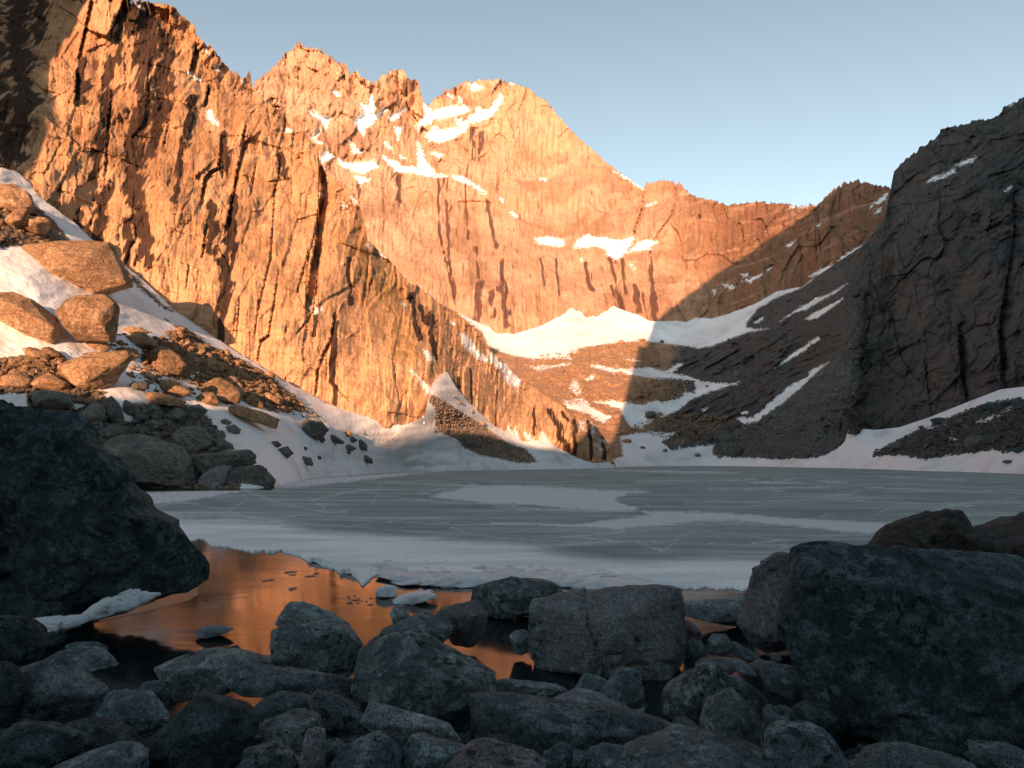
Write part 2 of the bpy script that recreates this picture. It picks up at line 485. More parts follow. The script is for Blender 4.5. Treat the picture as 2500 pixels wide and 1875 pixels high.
B_ctrl = [(500, 260, 820), (500, 700, 640), (740, 110, 900), (750, 350, 820), (800, 600, 690), (980, 180, 950), (1000, 400, 880), (1000, 620, 720), (1050, 250, 980),
          (1210, 195, 990), (1150, 400, 900), (1200, 600, 780), (1180, 800, 640), (1150, 1100, 590), (1400, 300, 960), (1400, 450, 900), (1330, 580, 830), (1330, 640, 740), (1400, 750, 670), (1400, 1000, 640),
          (1560, 450, 840), (1560, 600, 760), (1600, 780, 655), (1600, 1000, 610), (1750, 500, 760), (1760, 640, 690), (1760, 770, 625), (1950, 510, 660), (1960, 690, 560), (2060, 450, 620), (2090, 600, 520), (2200, 480, 560), (2350, 600, 520),
          (2300, 1000, 400), (1900, 1000, 440), (600, 1000, 480)]
B_depth = tps(B_ctrl)
B_snow = [S('c2', p) for p in [
    [(345, 500), (362, 580), (365, 612), (420, 570), (432, 590), (390, 625), (340, 680), (312, 690), (302, 735), (250, 650), (300, 600), (290, 560), (330, 572)],
    [(630, 560), (680, 600), (760, 578), (850, 568), (878, 600), (800, 622), (680, 652), (600, 702), (590, 680), (640, 622)],
    [(800, 640), (860, 660), (920, 580), (980, 600), (1030, 530), (1045, 508), (1057, 540), (1000, 622), (930, 657), (870, 672), (850, 712), (826, 700)],
    [(640, 730), (690, 680), (720, 705), (790, 690), (850, 700), (800, 742), (720, 768), (660, 757)],
    [(598, 765), (615, 810), (640, 870), (690, 940), (660, 947), (600, 922), (596, 860)],
    [(400, 838), (440, 860), (520, 898), (600, 903), (700, 938), (760, 950), (700, 957), (560, 934), (480, 925), (430, 875)],
    [(780, 946), (850, 960), (965, 1040), (940, 1035), (890, 1000), (800, 968)], [(1030, 1060), (1062, 1092), (1050, 1090)], [(1095, 1140), (1135, 1172), (1120, 1170)],
    [(165, 858), (200, 880), (300, 880), (355, 868), (392, 900), (300, 932), (240, 922), (180, 892)],
    [(70, 850), (95, 812), (152, 850), (72, 878)], [(252, 948), (338, 970), (290, 987)], [(0, 585), (60, 618), (125, 628), (100, 705), (70, 645), (20, 620)],
    [(20, 740), (60, 700), (70, 710), (40, 750), (80, 778), (60, 770)], [(880, 450), (950, 475), (920, 485), (888, 492)], [(760, 512), (795, 530), (780, 528)], [(130, 485), (178, 512), (160, 518)],
    [(230, 760), (270, 810), (300, 815), (250, 830)], [(410, 765), (460, 805), (440, 800)], [(430, 630), (530, 588), (480, 640), (470, 655)], [(475, 690), (510, 688), (490, 750)],
    [(500, 845), (530, 850), (510, 862)], [(675, 825), (740, 838), (710, 850)], [(820, 530), (835, 535), (830, 570)],
    [(1228, 1290), (1300, 1278), (1385, 1298), (1388, 1328), (1310, 1322), (1250, 1312)],
    [(1436, 1335), (1460, 1295), (1520, 1266), (1560, 1290), (1580, 1278), (1680, 1302), (1765, 1278), (1720, 1352), (1682, 1397), (1630, 1382), (1620, 1355), (1560, 1328), (1500, 1335)],
    [(1730, 1362), (1800, 1300), (1888, 1305), (1850, 1342), (1775, 1350)], [(1262, 966), (1292, 970), (1268, 978)], [(1825, 1112), (1888, 1090), (1870, 1102)], [(1740, 1425), (1770, 1447), (1750, 1445)],
    [(1478, 1395), (1490, 1400), (1482, 1404)], [(1655, 925), (1740, 965), (1810, 1015), (1815, 1026), (1740, 978)], [(1095, 443), (1120, 452), (1100, 455)]]]
B_snow += [S('c3', p) for p in [[(930, 888), (970, 856), (955, 880)], [(698, 1075), (795, 1042), (730, 1082)], [(592, 1098), (655, 1112), (620, 1120)], [(530, 1125), (553, 1132), (540, 1136)],
    [(1212, 962), (1290, 908), (1370, 872), (1340, 905), (1240, 955)], [(1050, 1056), (1130, 1003), (1182, 992), (1110, 1038)], [(1385, 682), (1430, 640), (1472, 605), (1462, 632), (1410, 665)], [(1406, 712), (1440, 680), (1430, 700)],
    [(690, 1040), (718, 1042), (700, 1048)], [(1090, 780), (1112, 765), (1105, 778)], [(950, 672), (1045, 668), (1030, 676)], [(825, 1018), (850, 1000), (840, 1012)]]]
B_streak = [('c2', [(710, 960), (712, 1250), (800, 1640)], 13), ('c2', [(748, 965), (760, 1220), (765, 1330)], 20), ('c2', [(850, 1000), (870, 1290)], 11), ('c2', [(970, 1080), (1020, 1330)], 18),
            ('c2', [(1050, 1400), (1070, 1659)], 22), ('c2', [(925, 1540), (930, 1659)], 38), ('c2', [(1060, 1545), (1065, 1659)], 36), ('c2', [(935, 720), (940, 800)], 30), ('c2', [(885, 690), (895, 860)], 20),
            ('c2', [(500, 950), (500, 1080)], 26), ('c2', [(270, 960), (272, 1090)], 18), ('c2', [(1640, 1400), (1690, 1659)], 30), ('c2', [(1700, 1400), (1720, 1600)], 14), ('c2', [(1850, 1360), (1870, 1600)], 18),
            ('c2', [(1260, 1400), (1280, 1540)], 10), ('c2', [(1340, 1400), (1360, 1600)], 12), ('c2', [(910, 1340), (920, 1500)], 14), ('c2', [(1500, 1420), (1530, 1560)], 18), ('c2', [(760, 1340), (800, 1600)], 14),
            ('c5', [(1290, 40), (1290, 220)], 52), ('c5', [(1380, 40), (1390, 200)], 34), ('c5', [(1450, 20), (1480, 260)], 50), ('c6', [(190, 0), (230, 100)], 20), ('c6', [(300, 0), (330, 120)], 22), ('c6', [(385, 20), (400, 165)], 26), ('c6', [(340, 30), (360, 150)], 16)]
B_crack = [('c2', [(1815, 1025), (1808, 1120), (1780, 1200), (1755, 1280)], 9, 20), ('c2', [(1990, 1010), (1985, 1100), (1960, 1170), (1890, 1260), (1870, 1300)], 6, 12), ('c2', [(165, 660), (168, 850)], 5, 10),
           ('c2', [(345, 455), (300, 720)], 8, 12), ('c2', [(628, 560), (595, 860)], 9, 14), ('c2', [(840, 1070), (870, 1290)], 5, 8), ('c2', [(710, 1250), (770, 1450), (800, 1640)], 6, 10), ('c2', [(100, 720), (190, 1100)], 5, 8),
           ('c2', [(800, 470), (790, 640)], 5, 8), ('c3', [(1095, 690), (1110, 930)], 8, 12), ('c3', [(1215, 600), (1210, 700)], 9, 14), ('c3', [(905, 690), (800, 800), (780, 850)], 6, 10), ('c3', [(1080, 680), (1090, 980)], 6, 9)]

def crack_disp(X, Y, cracks):
    r = np.zeros(X.shape)
    for crop, pts, w, amp in cracks:
        p = S(crop, pts); k = CROP[crop][2]
        w = w / k * 1.0
        a = np.array(p)
        m = (X > a[:, 0].min() - 40) & (X < a[:, 0].max() + 40) & (Y > a[:, 1].min() - 30) & (Y < a[:, 1].max() + 30)
        if not m.any(): continue
        xx, yy = X[m], Y[m]
        wob = n2(yy / 9, xx * 0 + amp, 5) * 2.0
        d, side, par = seg_dist(xx + wob, yy, p)
        # left lip stands proud, the right side drops into the crack and comes back slowly
        g = np.where(side > 0, np.exp(-(side / (w * 1.6)) ** 2), 0) * (np.abs(d - np.abs(side)) < 3 + .3 * w)
        lip = np.where(side <= 0, np.exp(-(d / (w * 1.3)) ** 2), 0)
        taper = np.clip(np.minimum(par, 1 - par) * 8 + .35, 0, 1)
        r[m] += (g * amp - lip * amp * .22) * taper
    return r

def streak_attr(X, Y, streaks):
    r = np.zeros(X.shape)
    for crop, pts, w in streaks:
        p = S(crop, pts); w = w / CROP[crop][2]
        a = np.array(p)
        m = (X > a[:, 0].min() - 3 * w) & (X < a[:, 0].max() + 3 * w) & (Y > a[:, 1].min() - 40) & (Y < a[:, 1].max() + 40)
        if not m.any(): continue
        xx, yy = X[m], Y[m]
        d, side, par = seg_dist(xx + n2(yy / 25, xx / 60, 3) * w * .5, yy, p)
        r[m] = np.maximum(r[m], np.exp(-(d / (w * .75)) ** 2))
    return r

def B_disp(X, Y):
    wx = X + 12 * n2(X / 60, Y / 60, 1); wy = Y + 18 * n2(X / 60, Y / 90, 2)
    up = np.clip((560 - Y) / 200, 0, 1) * np.clip((1330 - X) / 200, 0, 1)
    rough = .42 + .9 * up + .5 * np.clip((X - 1620) / 120, 0, 1)
    h1, e1 = facets(wx / 75, wy / 120, 21)
    h2, e2 = facets(wx / 26, wy / 55, 31)
    h3, e3 = facets(wx / 9, wy / 18, 41)
    r = rough * (15 * h1 + 10 * h2 + 4.5 * h3) + fbm2(X / 9, Y / 70, 9, 4) * 5 + fbm2(X / 130, Y / 200, 8, 4) * 34
    r += fbm2(wx / 40, wy / 60, 61, 5, ridged=True) * -8 * up
    snow = np.clip((poly_sd(X, Y, B_snow) + 4) / 8, 0, 1)
    return r * (1 - .75 * snow) + crack_disp(X, Y, B_crack) * (1 - snow)

def B_attr(X, Y):
    sd = poly_sd(X, Y, B_snow)
    reg = np.exp(-((X - 950) / 260) ** 2 - ((Y - 330) / 150) ** 2)
    sd = np.maximum(sd, -30 + 17 * reg + 3 * n2(X / 40, Y / 30, 88) * reg)
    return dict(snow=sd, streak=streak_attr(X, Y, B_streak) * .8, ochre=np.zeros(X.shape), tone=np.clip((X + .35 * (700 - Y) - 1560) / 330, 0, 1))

def jagged(amp, seed, wide=1.0):
    def f(x):
        h, e = facets(x / (13 * wide), x * 0 + 3.3, seed)
        h2, e = facets(x / (5 * wide), x * 0 + 1.3, seed + 7)
        return -amp * h - amp * .45 * h2 - amp * .6 * n2(x / 4.0, x * 0 + .5, seed)
    return f

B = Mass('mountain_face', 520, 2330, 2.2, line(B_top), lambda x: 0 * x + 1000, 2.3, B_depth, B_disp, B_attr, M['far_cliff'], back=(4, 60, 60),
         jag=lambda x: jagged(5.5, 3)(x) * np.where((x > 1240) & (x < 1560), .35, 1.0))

# ------------------------------------------------------------------ the basin between the lake head and the great face
E_top = S('c5', [(800, 0), (1000, 100), (1165, 180), (1290, 240), (1400, 285), (1530, 320), (1700, 270), (1880, 180), (1915, 140), (1970, 155), (2040, 120), (2100, 95)])
E_top += S('c6', [(78, 40), (88, 14), (150, 50), (215, 105), (300, 130), (380, 170), (500, 166), (560, 172), (600, 150), (680, 156), (740, 140), (850, 100), (900, 80), (1000, 22), (1120, 0)])
E_top += S('c3', [(1180, 990), (1360, 870), (1480, 700), (1640, 700), (2000, 900)])
E_line = line(E_top)
E_ctrl = [(x, HZ + F * CH / shore_Y(x) + (0 if x > 1550 else -2.5), float(shore_Y(x)) + (0 if x > 1550 else 75)) for x in (900, 1134, 1315, 1500, 1750, 1900, 2064)]
E_ctrl += [(x, float(E_line(x)), float(B_depth(np.array(x), E_line(x))) - 16) for x in (1000, 1121, 1253, 1380, 1507, 1600, 1738, 1850, 1960, 2050, 2115, 2200)]
E_ctrl += [(1200, 900, 540), (1400, 860, 560), (1430, 790, 650), (1600, 850, 600), (1500, 880, 540), (1550, 960, 470), (1420, 960, 470), (1480, 1050, 420), (1700, 920, 500), (1760, 850, 540), (1800, 1000, 400),
           (1900, 1000, 360), (1900, 850, 450), (2000, 900, 370), (2000, 750, 450), (2060, 1040, 290), (2150, 900, 360), (2150, 1060, 300), (2250, 1100, 260), (2098, 830, 312), (2094, 950, 275)]
E_depth = tps(E_ctrl)
E_snow = [S('c5', [(1100, 60), (1165, 190), (1320, 310), (1360, 400), (1500, 460), (1680, 490), (1850, 482), (1925, 492), (1900, 460), (1980, 400), (2100, 385), (2212, 375), (2300, 300), (2300, -100)]),
          S('c6', [(0, 328), (30, 300), (200, 275), (340, 265), (420, 275), (480, 285), (560, 290), (620, 303), (700, 285), (760, 260), (850, 225), (960, 205), (890, 208), (850, 200), (850, 180), (870, 150), (900, 112), (1000, 52), (1120, 6), (1180, -40), (900, -40), (0, -60)]),
          S('c6', [(60, 380), (130, 393), (260, 403), (370, 393), (430, 413), (540, 435), (650, 465), (740, 475), (822, 468), (740, 495), (660, 520), (580, 550), (520, 600), (440, 640), (400, 650), (340, 695), (280, 690), (250, 650), (230, 600), (180, 585), (100, 565), (200, 560), (340, 580), (400, 560), (440, 568), (520, 545), (540, 515), (592, 522), (602, 480), (560, 455), (480, 452), (400, 450), (330, 440), (250, 422), (150, 408)]),
          S('c6', [(440, 420), (500, 385), (535, 372), (537, 385), (480, 427)]),
          S('c6', [(230, 735), (340, 713), (500, 715), (470, 745), (440, 762), (480, 802), (560, 785), (692, 773), (680, 800), (690, 822), (760, 835), (900, 840), (1000, 847), (1150, 842), (1240, 825), (1300, 790), (1350, 750), (1335, 700), (1500, 700), (1500, 1000), (-400, 1000), (-300, 850), (0, 862), (150, 860), (240, 830)]),
          S('c6', [(1010, 172), (1100, 108), (1190, 55), (1250, 38), (1345, -15), (1300, 22), (1200, 78), (1140, 112), (1080, 128)]), S('c6', [(1138, 157), (1200, 118), (1325, 58), (1290, 92), (1200, 152), (1160, 166)]),
          S('c6', [(985, 402), (1060, 340), (1130, 293), (1205, 238), (1210, 258), (1120, 323), (1050, 367)]),
          S('c6', [(798, 645), (880, 640), (960, 570), (1060, 488), (1140, 447), (1180, 400), (1258, 367), (1200, 415), (1150, 462), (1130, 482), (1040, 562), (980, 602), (900, 662), (840, 674)]),
          S('c6', [(0, 450), (25, 470), (40, 520), (20, 540), (-20, 500)]), S('c6', [(60, 455), (105, 430), (100, 445), (70, 462)]), S('c6', [(880, 175), (930, 145), (935, 160), (900, 178)]), S('c6', [(240, 348), (320, 362), (290, 368)]),
          S('c6', [(-60, 560), (40, 545), (100, 600), (180, 640), (150, 670), (60, 620), (-20, 600)]), S('c5', [(1640, 545), (1720, 525), (1800, 530), (1830, 520), (1920, 515), (1900, 530), (1780, 550), (1700, 575)]),
          S('c5', [(1920, 680), (1950, 640), (1985, 700), (1980, 735), (1950, 715)]), S('c5', [(2020, 520), (2100, 530), (2212, 560), (2212, 580), (2080, 550)]), S('c6', [(820, 620), (870, 605), (850, 625)]), S('c6', [(630, 605), (660, 597), (640, 610)])]
E_rockspots = [S('c6', [(500, 480), (560, 470), (590, 500), (540, 520)]), S('c6', [(345, 640), (360, 612), (440, 620), (420, 645), (370, 652)]), S('c6', [(650, 485), (670, 488), (660, 496)]), S('c6', [(555, 458), (600, 460), (590, 478), (550, 475)])]
E_slabs = [S('c6', [(480, 420), (560, 320), (700, 300), (850, 240), (1000, 180), (1340, 0), (1400, -200), (1420, 60), (1300, 250), (1180, 380), (1000, 520), (900, 640), (600, 690), (520, 600), (740, 480), (500, 440)])]

def E_snowval(X, Y):
    sd = poly_sd(X, Y, E_snow)
    return np.minimum(sd, -poly_sd(X, Y, E_rockspots))

def E_disp(X, Y):
    sn = np.clip((E_snowval(X, Y) + 5) / 9, 0, 1)
    sl = np.clip((poly_sd(X, Y, E_slabs) + 8) / 16, 0, 1)
    a = (X * .88 - Y * .47); b = (X * .47 + Y * .88)
    hs, _ = facets((a + 10 * n2(X / 50, Y / 50, 3)) / 70, b / 16, 71)
    hs2, _ = facets(a / 26, b / 7, 72)
    h1, _ = facets(X / 16, Y / 12, 73)
    h2, _ = facets(X / 6, Y / 5, 74)
    rough = 12 * hs * sl + 5 * hs2 * sl + (1 - sl) * (7 * h1 + 5 * h2) + 9 * sl * fbm2(a / 60, b / 12, 76, 5) + fbm2(X / 60, Y / 40, 77, 4) * 26
    rough += fbm2(X / 14, Y / 90, 78, 3) * 22 * np.clip(1 - np.abs(X - 1790) / 90, 0, 1) * np.clip(1 - np.abs(Y - 880) / 70, 0, 1)
    return rough * (1 - sn) + sn * (fbm2(X / 120, Y / 60, 79, 3) * 14 + 6)

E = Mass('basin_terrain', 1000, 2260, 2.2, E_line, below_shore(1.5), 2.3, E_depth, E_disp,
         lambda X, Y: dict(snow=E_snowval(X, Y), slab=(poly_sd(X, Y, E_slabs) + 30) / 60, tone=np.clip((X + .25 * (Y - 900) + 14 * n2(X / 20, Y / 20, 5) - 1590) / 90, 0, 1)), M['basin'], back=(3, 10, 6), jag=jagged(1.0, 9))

# ------------------------------------------------------------------ the dark cliff on the right
D_top = [(2060, 1040), (2078, 990), (2084, 900), (2098, 840), (2108, 720), (2119, 652), (2151, 584), (2169, 489), (2173, 457), (2183, 417), (2201, 399), (2241, 367), (2246, 356), (2277, 340), (2296, 322), (2327, 306), (2350, 305),
         (2386, 295), (2427, 286), (2445, 275), (2449, 261), (2472, 250), (2500, 240), (2700, 160), (2900, 110), (3300, 60)]
D_bot = S('c6', [(1320, 700), (1400, 700), (1480, 710), (1600, 698), (1750, 650), (1950, 570), (2100, 510), (2212, 500), (2800, 480), (3900, 470)])
D_ctrl = [(2080, 1000, 275), (2110, 800, 330), (2130, 600, 400), (2175, 450, 470), (2140, 1050, 262), (2270, 1020, 235), (2370, 980, 215), (2500, 950, 190), (2300, 322, 440), (2450, 265, 410), (2500, 240, 400), (2250, 560, 350), (2250, 800, 285),
          (2400, 600, 290), (2400, 780, 240), (2500, 560, 275), (2500, 760, 215), (2700, 160, 370), (2750, 900, 150), (2750, 560, 240), (3300, 60, 330), (3300, 900, 110), (3300, 500, 200), (2160, 900, 300)]
D_depth = tps(D_ctrl)
D_snow = [S('c3', p) for p in [[(1695, 540), (1720, 515), (1800, 495), (1835, 470), (1840, 482), (1780, 515)], [(1845, 450), (1900, 425), (1950, 408), (1935, 425), (1870, 452)], [(2100, 590), (2145, 566), (2130, 582)], [(2140, 130), (2152, 112), (2149, 125)]]]
D_crack = [('c3', [(2150, 620), (2160, 800), (2130, 1000), (2080, 1300), (2090, 1600)], 26, 30), ('c6', [(1890, 200), (1900, 420), (1930, 560)], 20, 26), ('c6', [(1720, 330), (1740, 520), (1760, 640)], 10, 14), ('c3', [(1440, 1060), (1600, 1030), (1750, 1080)], 8, 10),
           ('c6', [(1450, 40), (1560, 130), (1600, 330), (1650, 420), (1760, 520)], 7, 10), ('c6', [(2080, 200), (2110, 440)], 14, 18), ('c6', [(1470, 100), (1400, 380), (1380, 600)], 10, 12)]
def D_disp(X, Y):
    wx = X + 14 * n2(X / 70, Y / 70, 11); wy = Y + 14 * n2(X / 70, Y / 70, 12)
    a = wx * .93 + wy * .37; b = -wx * .37 * -1 + wy * .93
    h1, e1 = facets(wx / 110, wy / 150, 23)
    h2, e2 = facets(a / 60, (wy + .35 * wx) / 22, 33)
    h3, e3 = facets(a / 17, (wy + .35 * wx) / 9, 43)
    h4, e4 = facets(wx / 40, wy / 60, 44)
    up = np.clip((620 - Y + (X - 2200) * .3) / 150, 0, 1)
    return 17 * h1 + (4.5 + 6 * up) * h2 + (2.6 + 3 * up) * h3 + 6 * h4 * (1 - .5 * up) + fbm2((a - .3 * b) / 50, (wy + .35 * wx) / 30, 15, 5) * 14 - 7 * np.exp(-(e4 / .06) ** 2) * -1 + fbm2(X / 160, Y / 200, 13, 4) * 40 + fbm2(X / 22, Y / 30, 14, 4) * 5 + crack_disp(X, Y, D_crack)
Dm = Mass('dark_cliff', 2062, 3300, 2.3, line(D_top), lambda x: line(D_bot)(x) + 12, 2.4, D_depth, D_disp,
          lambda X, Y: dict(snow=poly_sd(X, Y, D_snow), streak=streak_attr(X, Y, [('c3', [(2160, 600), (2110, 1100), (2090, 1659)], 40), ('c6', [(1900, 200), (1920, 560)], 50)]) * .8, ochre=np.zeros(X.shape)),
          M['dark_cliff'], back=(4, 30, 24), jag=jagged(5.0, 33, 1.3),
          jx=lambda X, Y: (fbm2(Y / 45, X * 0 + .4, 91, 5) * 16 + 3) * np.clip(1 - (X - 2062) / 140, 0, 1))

# snow bank and rubble below it
R_top = S('c6', [(1000, 885), (1150, 862), (1240, 835), (1300, 795), (1345, 745), (1335, 702), (1370, 692), (1480, 703), (1600, 690), (1750, 640), (1950, 560), (2100, 503), (2212, 490), (2800, 470), (3900, 460)])
R_top[5] = (R_top[4][0] + 3, R_top[5][1])
R_line = line(R_top)
R_ctrl = [(x, HZ + F * CH / shore_Y(x), float(shore_Y(x))) for x in (1880, 1980, 2064, 2160, 2250, 2370, 2500, 2800, 3200)]
R_ctrl += [(x, float(R_line(x)), float(D_depth(np.array(x), R_line(x))) - 3) for x in (2100, 2196, 2270, 2370, 2444, 2500, 2700, 3000, 3300)]
R_ctrl += [(2040, 1085, 268), (1960, 1125, 282), (2300, 1080, 200), (2450, 1050, 165), (2250, 1110, 195)]
R_rock = [S('c6', [(1465, 832), (1500, 800), (1580, 760), (1690, 705), (1755, 690), (1760, 668), (1850, 640), (1950, 600), (2050, 568), (2110, 560), (2170, 550), (2300, 555), (2900, 560), (2900, 830), (2212, 800), (2140, 812), (2060, 800), (1900, 820), (1720, 845), (1600, 825)])]
R_snowin = [S('c6', [(1980, 668), (1990, 650), (2060, 630), (2150, 585), (2155, 595), (2070, 645), (2010, 680)]), S('c6', [(1740, 695), (1790, 680), (1830, 660), (1830, 675), (1780, 695)]), S('c6', [(1848, 742), (1860, 728), (1880, 750), (1860, 755)])]
def R_sn(X, Y):
    return np.maximum(np.minimum(30, -poly_sd(X, Y, R_rock)), poly_sd(X, Y, R_snowin))
def R_disp(X, Y):
    sn = np.clip((R_sn(X, Y) + 4) / 8, 0, 1)
    h1, _ = facets(X / 22, Y / 14, 83); h2, _ = facets(X / 8, Y / 6, 84)
    return (1 - sn) * (16 * h1 + 9 * h2 - 6) + fbm2(X / 90, Y / 60, 85, 3) * 10
Rm = Mass('snow_bank', 1890, 3300, 2.3, R_line, below_shore(1.5), 2.3, tps(R_ctrl), R_disp, lambda X, Y: dict(snow=R_sn(X, Y), slab=np.zeros(X.shape)), M['right_slope'], back=(3, 5, 2.5))

# ------------------------------------------------------------------ the sunlit cliff on the left
F_top = [(-700, -500), (-200, -260), (100, -150), (316, -10)] + S('c1', [(720, 2), (780, 10), (850, 13), (930, 35), (990, 88), (1050, 138), (1060, 190), (1100, 230), (1160, 268), (1200, 328), (1240, 370), (1290, 402), (1303, 430), (1322, 425), (1342, 388), (1352, 392), (1360, 470), (1380, 490), (1440, 560), (1530, 610), (1560, 690), (1640, 712), (1720, 790), (1731, 870), (1722, 915), (1760, 940), (1850, 980), (1920, 1050), (1960, 1180), (1990, 1300), (2060, 1370), (2130, 1430), (2212, 1530)])
F_top += [(1021, 700), (1089, 752), (1121, 771), (1174, 810), (1185, 846), (1235, 888), (1268, 925)] + S('c5', [(1640, 670), (1700, 705), (1850, 800), (1900, 850), (2000, 880), (2060, 910), (2130, 1000), (2180, 1080), (2205, 1165), (2215, 1190)])
F_ctrl = [(-700, 0, 90), (-700, 700, 75), (-200, 0, 118), (-200, 500, 100), (0, 430, 112), (231, 590, 120), (372, 705, 122), (622, 886, 130), (794, 984, 140), (982, 1036, 156), (1040, 900, 163), (1100, 1000, 180), (1206, 1040, 207), (1351, 1087, 231), (1452, 1130, 250), (1500, 1140, 262),
          (0, 0, 140), (210, 0, 145), (400, 60, 150), (620, 210, 168), (780, 380, 166), (450, 400, 140), (600, 600, 140), (750, 700, 142), (760, 850, 138), (775, 500, 163), (880, 480, 173), (880, 700, 160), (980, 700, 182), (900, 900, 150), (1089, 752, 205), (1180, 830, 222), (1150, 950, 193),
          (1250, 930, 235), (1300, 1000, 235), (1400, 1020, 252), (1480, 1080, 264), (0, -400, 165), (-700, -500, 130), (300, -150, 155), (750, 1250, 152), (0, 900, 112), (1200, 1250, 240), (1000, 1150, 185), (1400, 1180, 275), (400, 1100, 128)]
F_depth = tps(F_ctrl)
F_snow = [S('c1', p) for p in [[(710, 8), (720, 12), (780, 48), (765, 50)], [(1115, 592), (1140, 598), (1155, 640), (1188, 682), (1150, 665), (1115, 632)], [(1535, 695), (1570, 695), (1578, 708), (1545, 712)], [(1012, 390), (1040, 402), (1082, 435), (1050, 425)], [(1155, 358), (1180, 375), (1195, 395), (1175, 385)],
    [(1362, 455), (1378, 448), (1385, 468), (1365, 472)], [(1855, 1095), (1870, 1110), (1858, 1120)], [(1098, 255), (1130, 290), (1118, 285)], [(1320, 405), (1310, 445), (1302, 440)], [(1895, 1060), (1935, 1100), (1920, 1100)], [(1980, 1320), (2000, 1330), (1990, 1340)], [(1725, 1225), (1740, 1245), (1728, 1255)]]]
F_snow += [S('c2', p) for p in [[(325, 1255), (345, 1290), (335, 1300)], [(355, 1265), (390, 1300), (375, 1295)], [(385, 1360), (420, 1345), (445, 1372), (470, 1385), (410, 1388)], [(410, 1322), (450, 1345), (430, 1340)], [(490, 1395), (540, 1405), (590, 1445), (618, 1490), (570, 1460), (530, 1430)], [(60, 1040), (100, 1045), (85, 1055)]]]
F_snow += [S('c5', p) for p in [[(182, 135), (235, 148), (240, 158), (195, 182), (182, 178)], [(920, 425), (965, 445), (988, 500), (950, 495), (942, 462)], [(1178, 318), (1230, 350), (1290, 430), (1345, 480), (1372, 508), (1290, 485), (1200, 405)],
    [(1358, 430), (1430, 498), (1482, 520), (1520, 578), (1582, 630), (1562, 680), (1530, 670), (1478, 640), (1458, 570), (1380, 505)], [(780, 110), (800, 118), (790, 125)], [(1975, 905), (2010, 920), (1990, 930), (2020, 975), (1980, 960)], [(2055, 915), (2100, 925), (2080, 940)], [(2060, 950), (2075, 985), (2062, 985)],
    [(2145, 960), (2180, 1000), (2190, 1020), (2150, 1010)], [(2115, 1035), (2160, 1050), (2165, 1065)], [(1490, 940), (1530, 990), (1545, 950), (1570, 1030), (1500, 1000)], [(1605, 988), (1660, 1015), (1672, 1060), (1620, 1030)], [(880, 600), (930, 650), (990, 690), (950, 720), (920, 680), (892, 640)],
    [(840, 565), (880, 600), (860, 590)], [(2090, 1060), (2130, 1100), (2110, 1100)], [(1550, 700), (1570, 720), (1580, 730)], [(1112, 240), (1135, 250), (1120, 258)]]]
F_streak = [('c1', [(120, -60), (90, 250), (130, 520), (60, 820)], 110), ('c1', [(230, -40), (200, 200)], 60), ('c1', [(-60, 0), (-60, 800)], 130), ('c1', [(600, 330), (580, 500), (560, 700), (500, 950)], 52), ('c1', [(720, 60), (800, 180), (790, 400), (760, 600), (740, 820)], 120), ('c1', [(900, 180), (900, 360), (880, 560), (810, 820)], 66), ('c1', [(740, 880), (720, 1050), (760, 1200), (800, 1400)], 78), ('c1', [(690, 1200), (690, 1410)], 36),  # first three streaks are painted shade for the upper left corner, not stains
            ('c1', [(450, 340), (440, 540)], 56), ('c1', [(570, 1040), (520, 1260)], 70), ('c1', [(430, 1150), (425, 1240)], 30), ('c1', [(1040, 520), (1010, 740)], 30), ('c1', [(990, 760), (950, 1090)], 26), ('c1', [(1265, 1075), (1240, 1350), (1205, 1659)], 46), ('c1', [(1150, 1120), (1140, 1360)], 46), ('c1', [(1530, 850), (1520, 940)], 36),
            ('c1', [(1210, 730), (1220, 900)], 34), ('c1', [(640, 100), (640, 330)], 34), ('c1', [(1130, 470), (1105, 570)], 22), ('c4', [(1520, 80), (1500, 500), (1490, 640)], 24), ('c4', [(870, 0), (860, 100)], 30), ('c4', [(1500, 100), (1530, 240)], 40),
            ('c5', [(325, 200), (310, 460), (315, 790)], 32), ('c5', [(195, 200), (190, 330)], 18), ('c5', [(840, 60), (870, 250), (900, 350)], 28), ('c5', [(900, 130), (940, 250)], 34), ('c5', [(960, 180), (1000, 460)], 34), ('c5', [(1780, 840), (1830, 950), (1890, 1100)], 36), ('c5', [(1940, 910), (1950, 1130)], 26), ('c5', [(1670, 820), (1670, 1000)], 14),
            ('c5', [(1240, 560), (1250, 790)], 12), ('c5', [(2040, 900), (2060, 1150)], 22), ('c5', [(2120, 1020), (2150, 1160)], 20), ('c5', [(1420, 700), (1410, 940)], 10), ('c5', [(1860, 850), (1900, 900)], 20), ('c1', [(1880, 1400), (1900, 1640)], 20), ('c5', [(1160, 620), (1165, 680)], 16)]
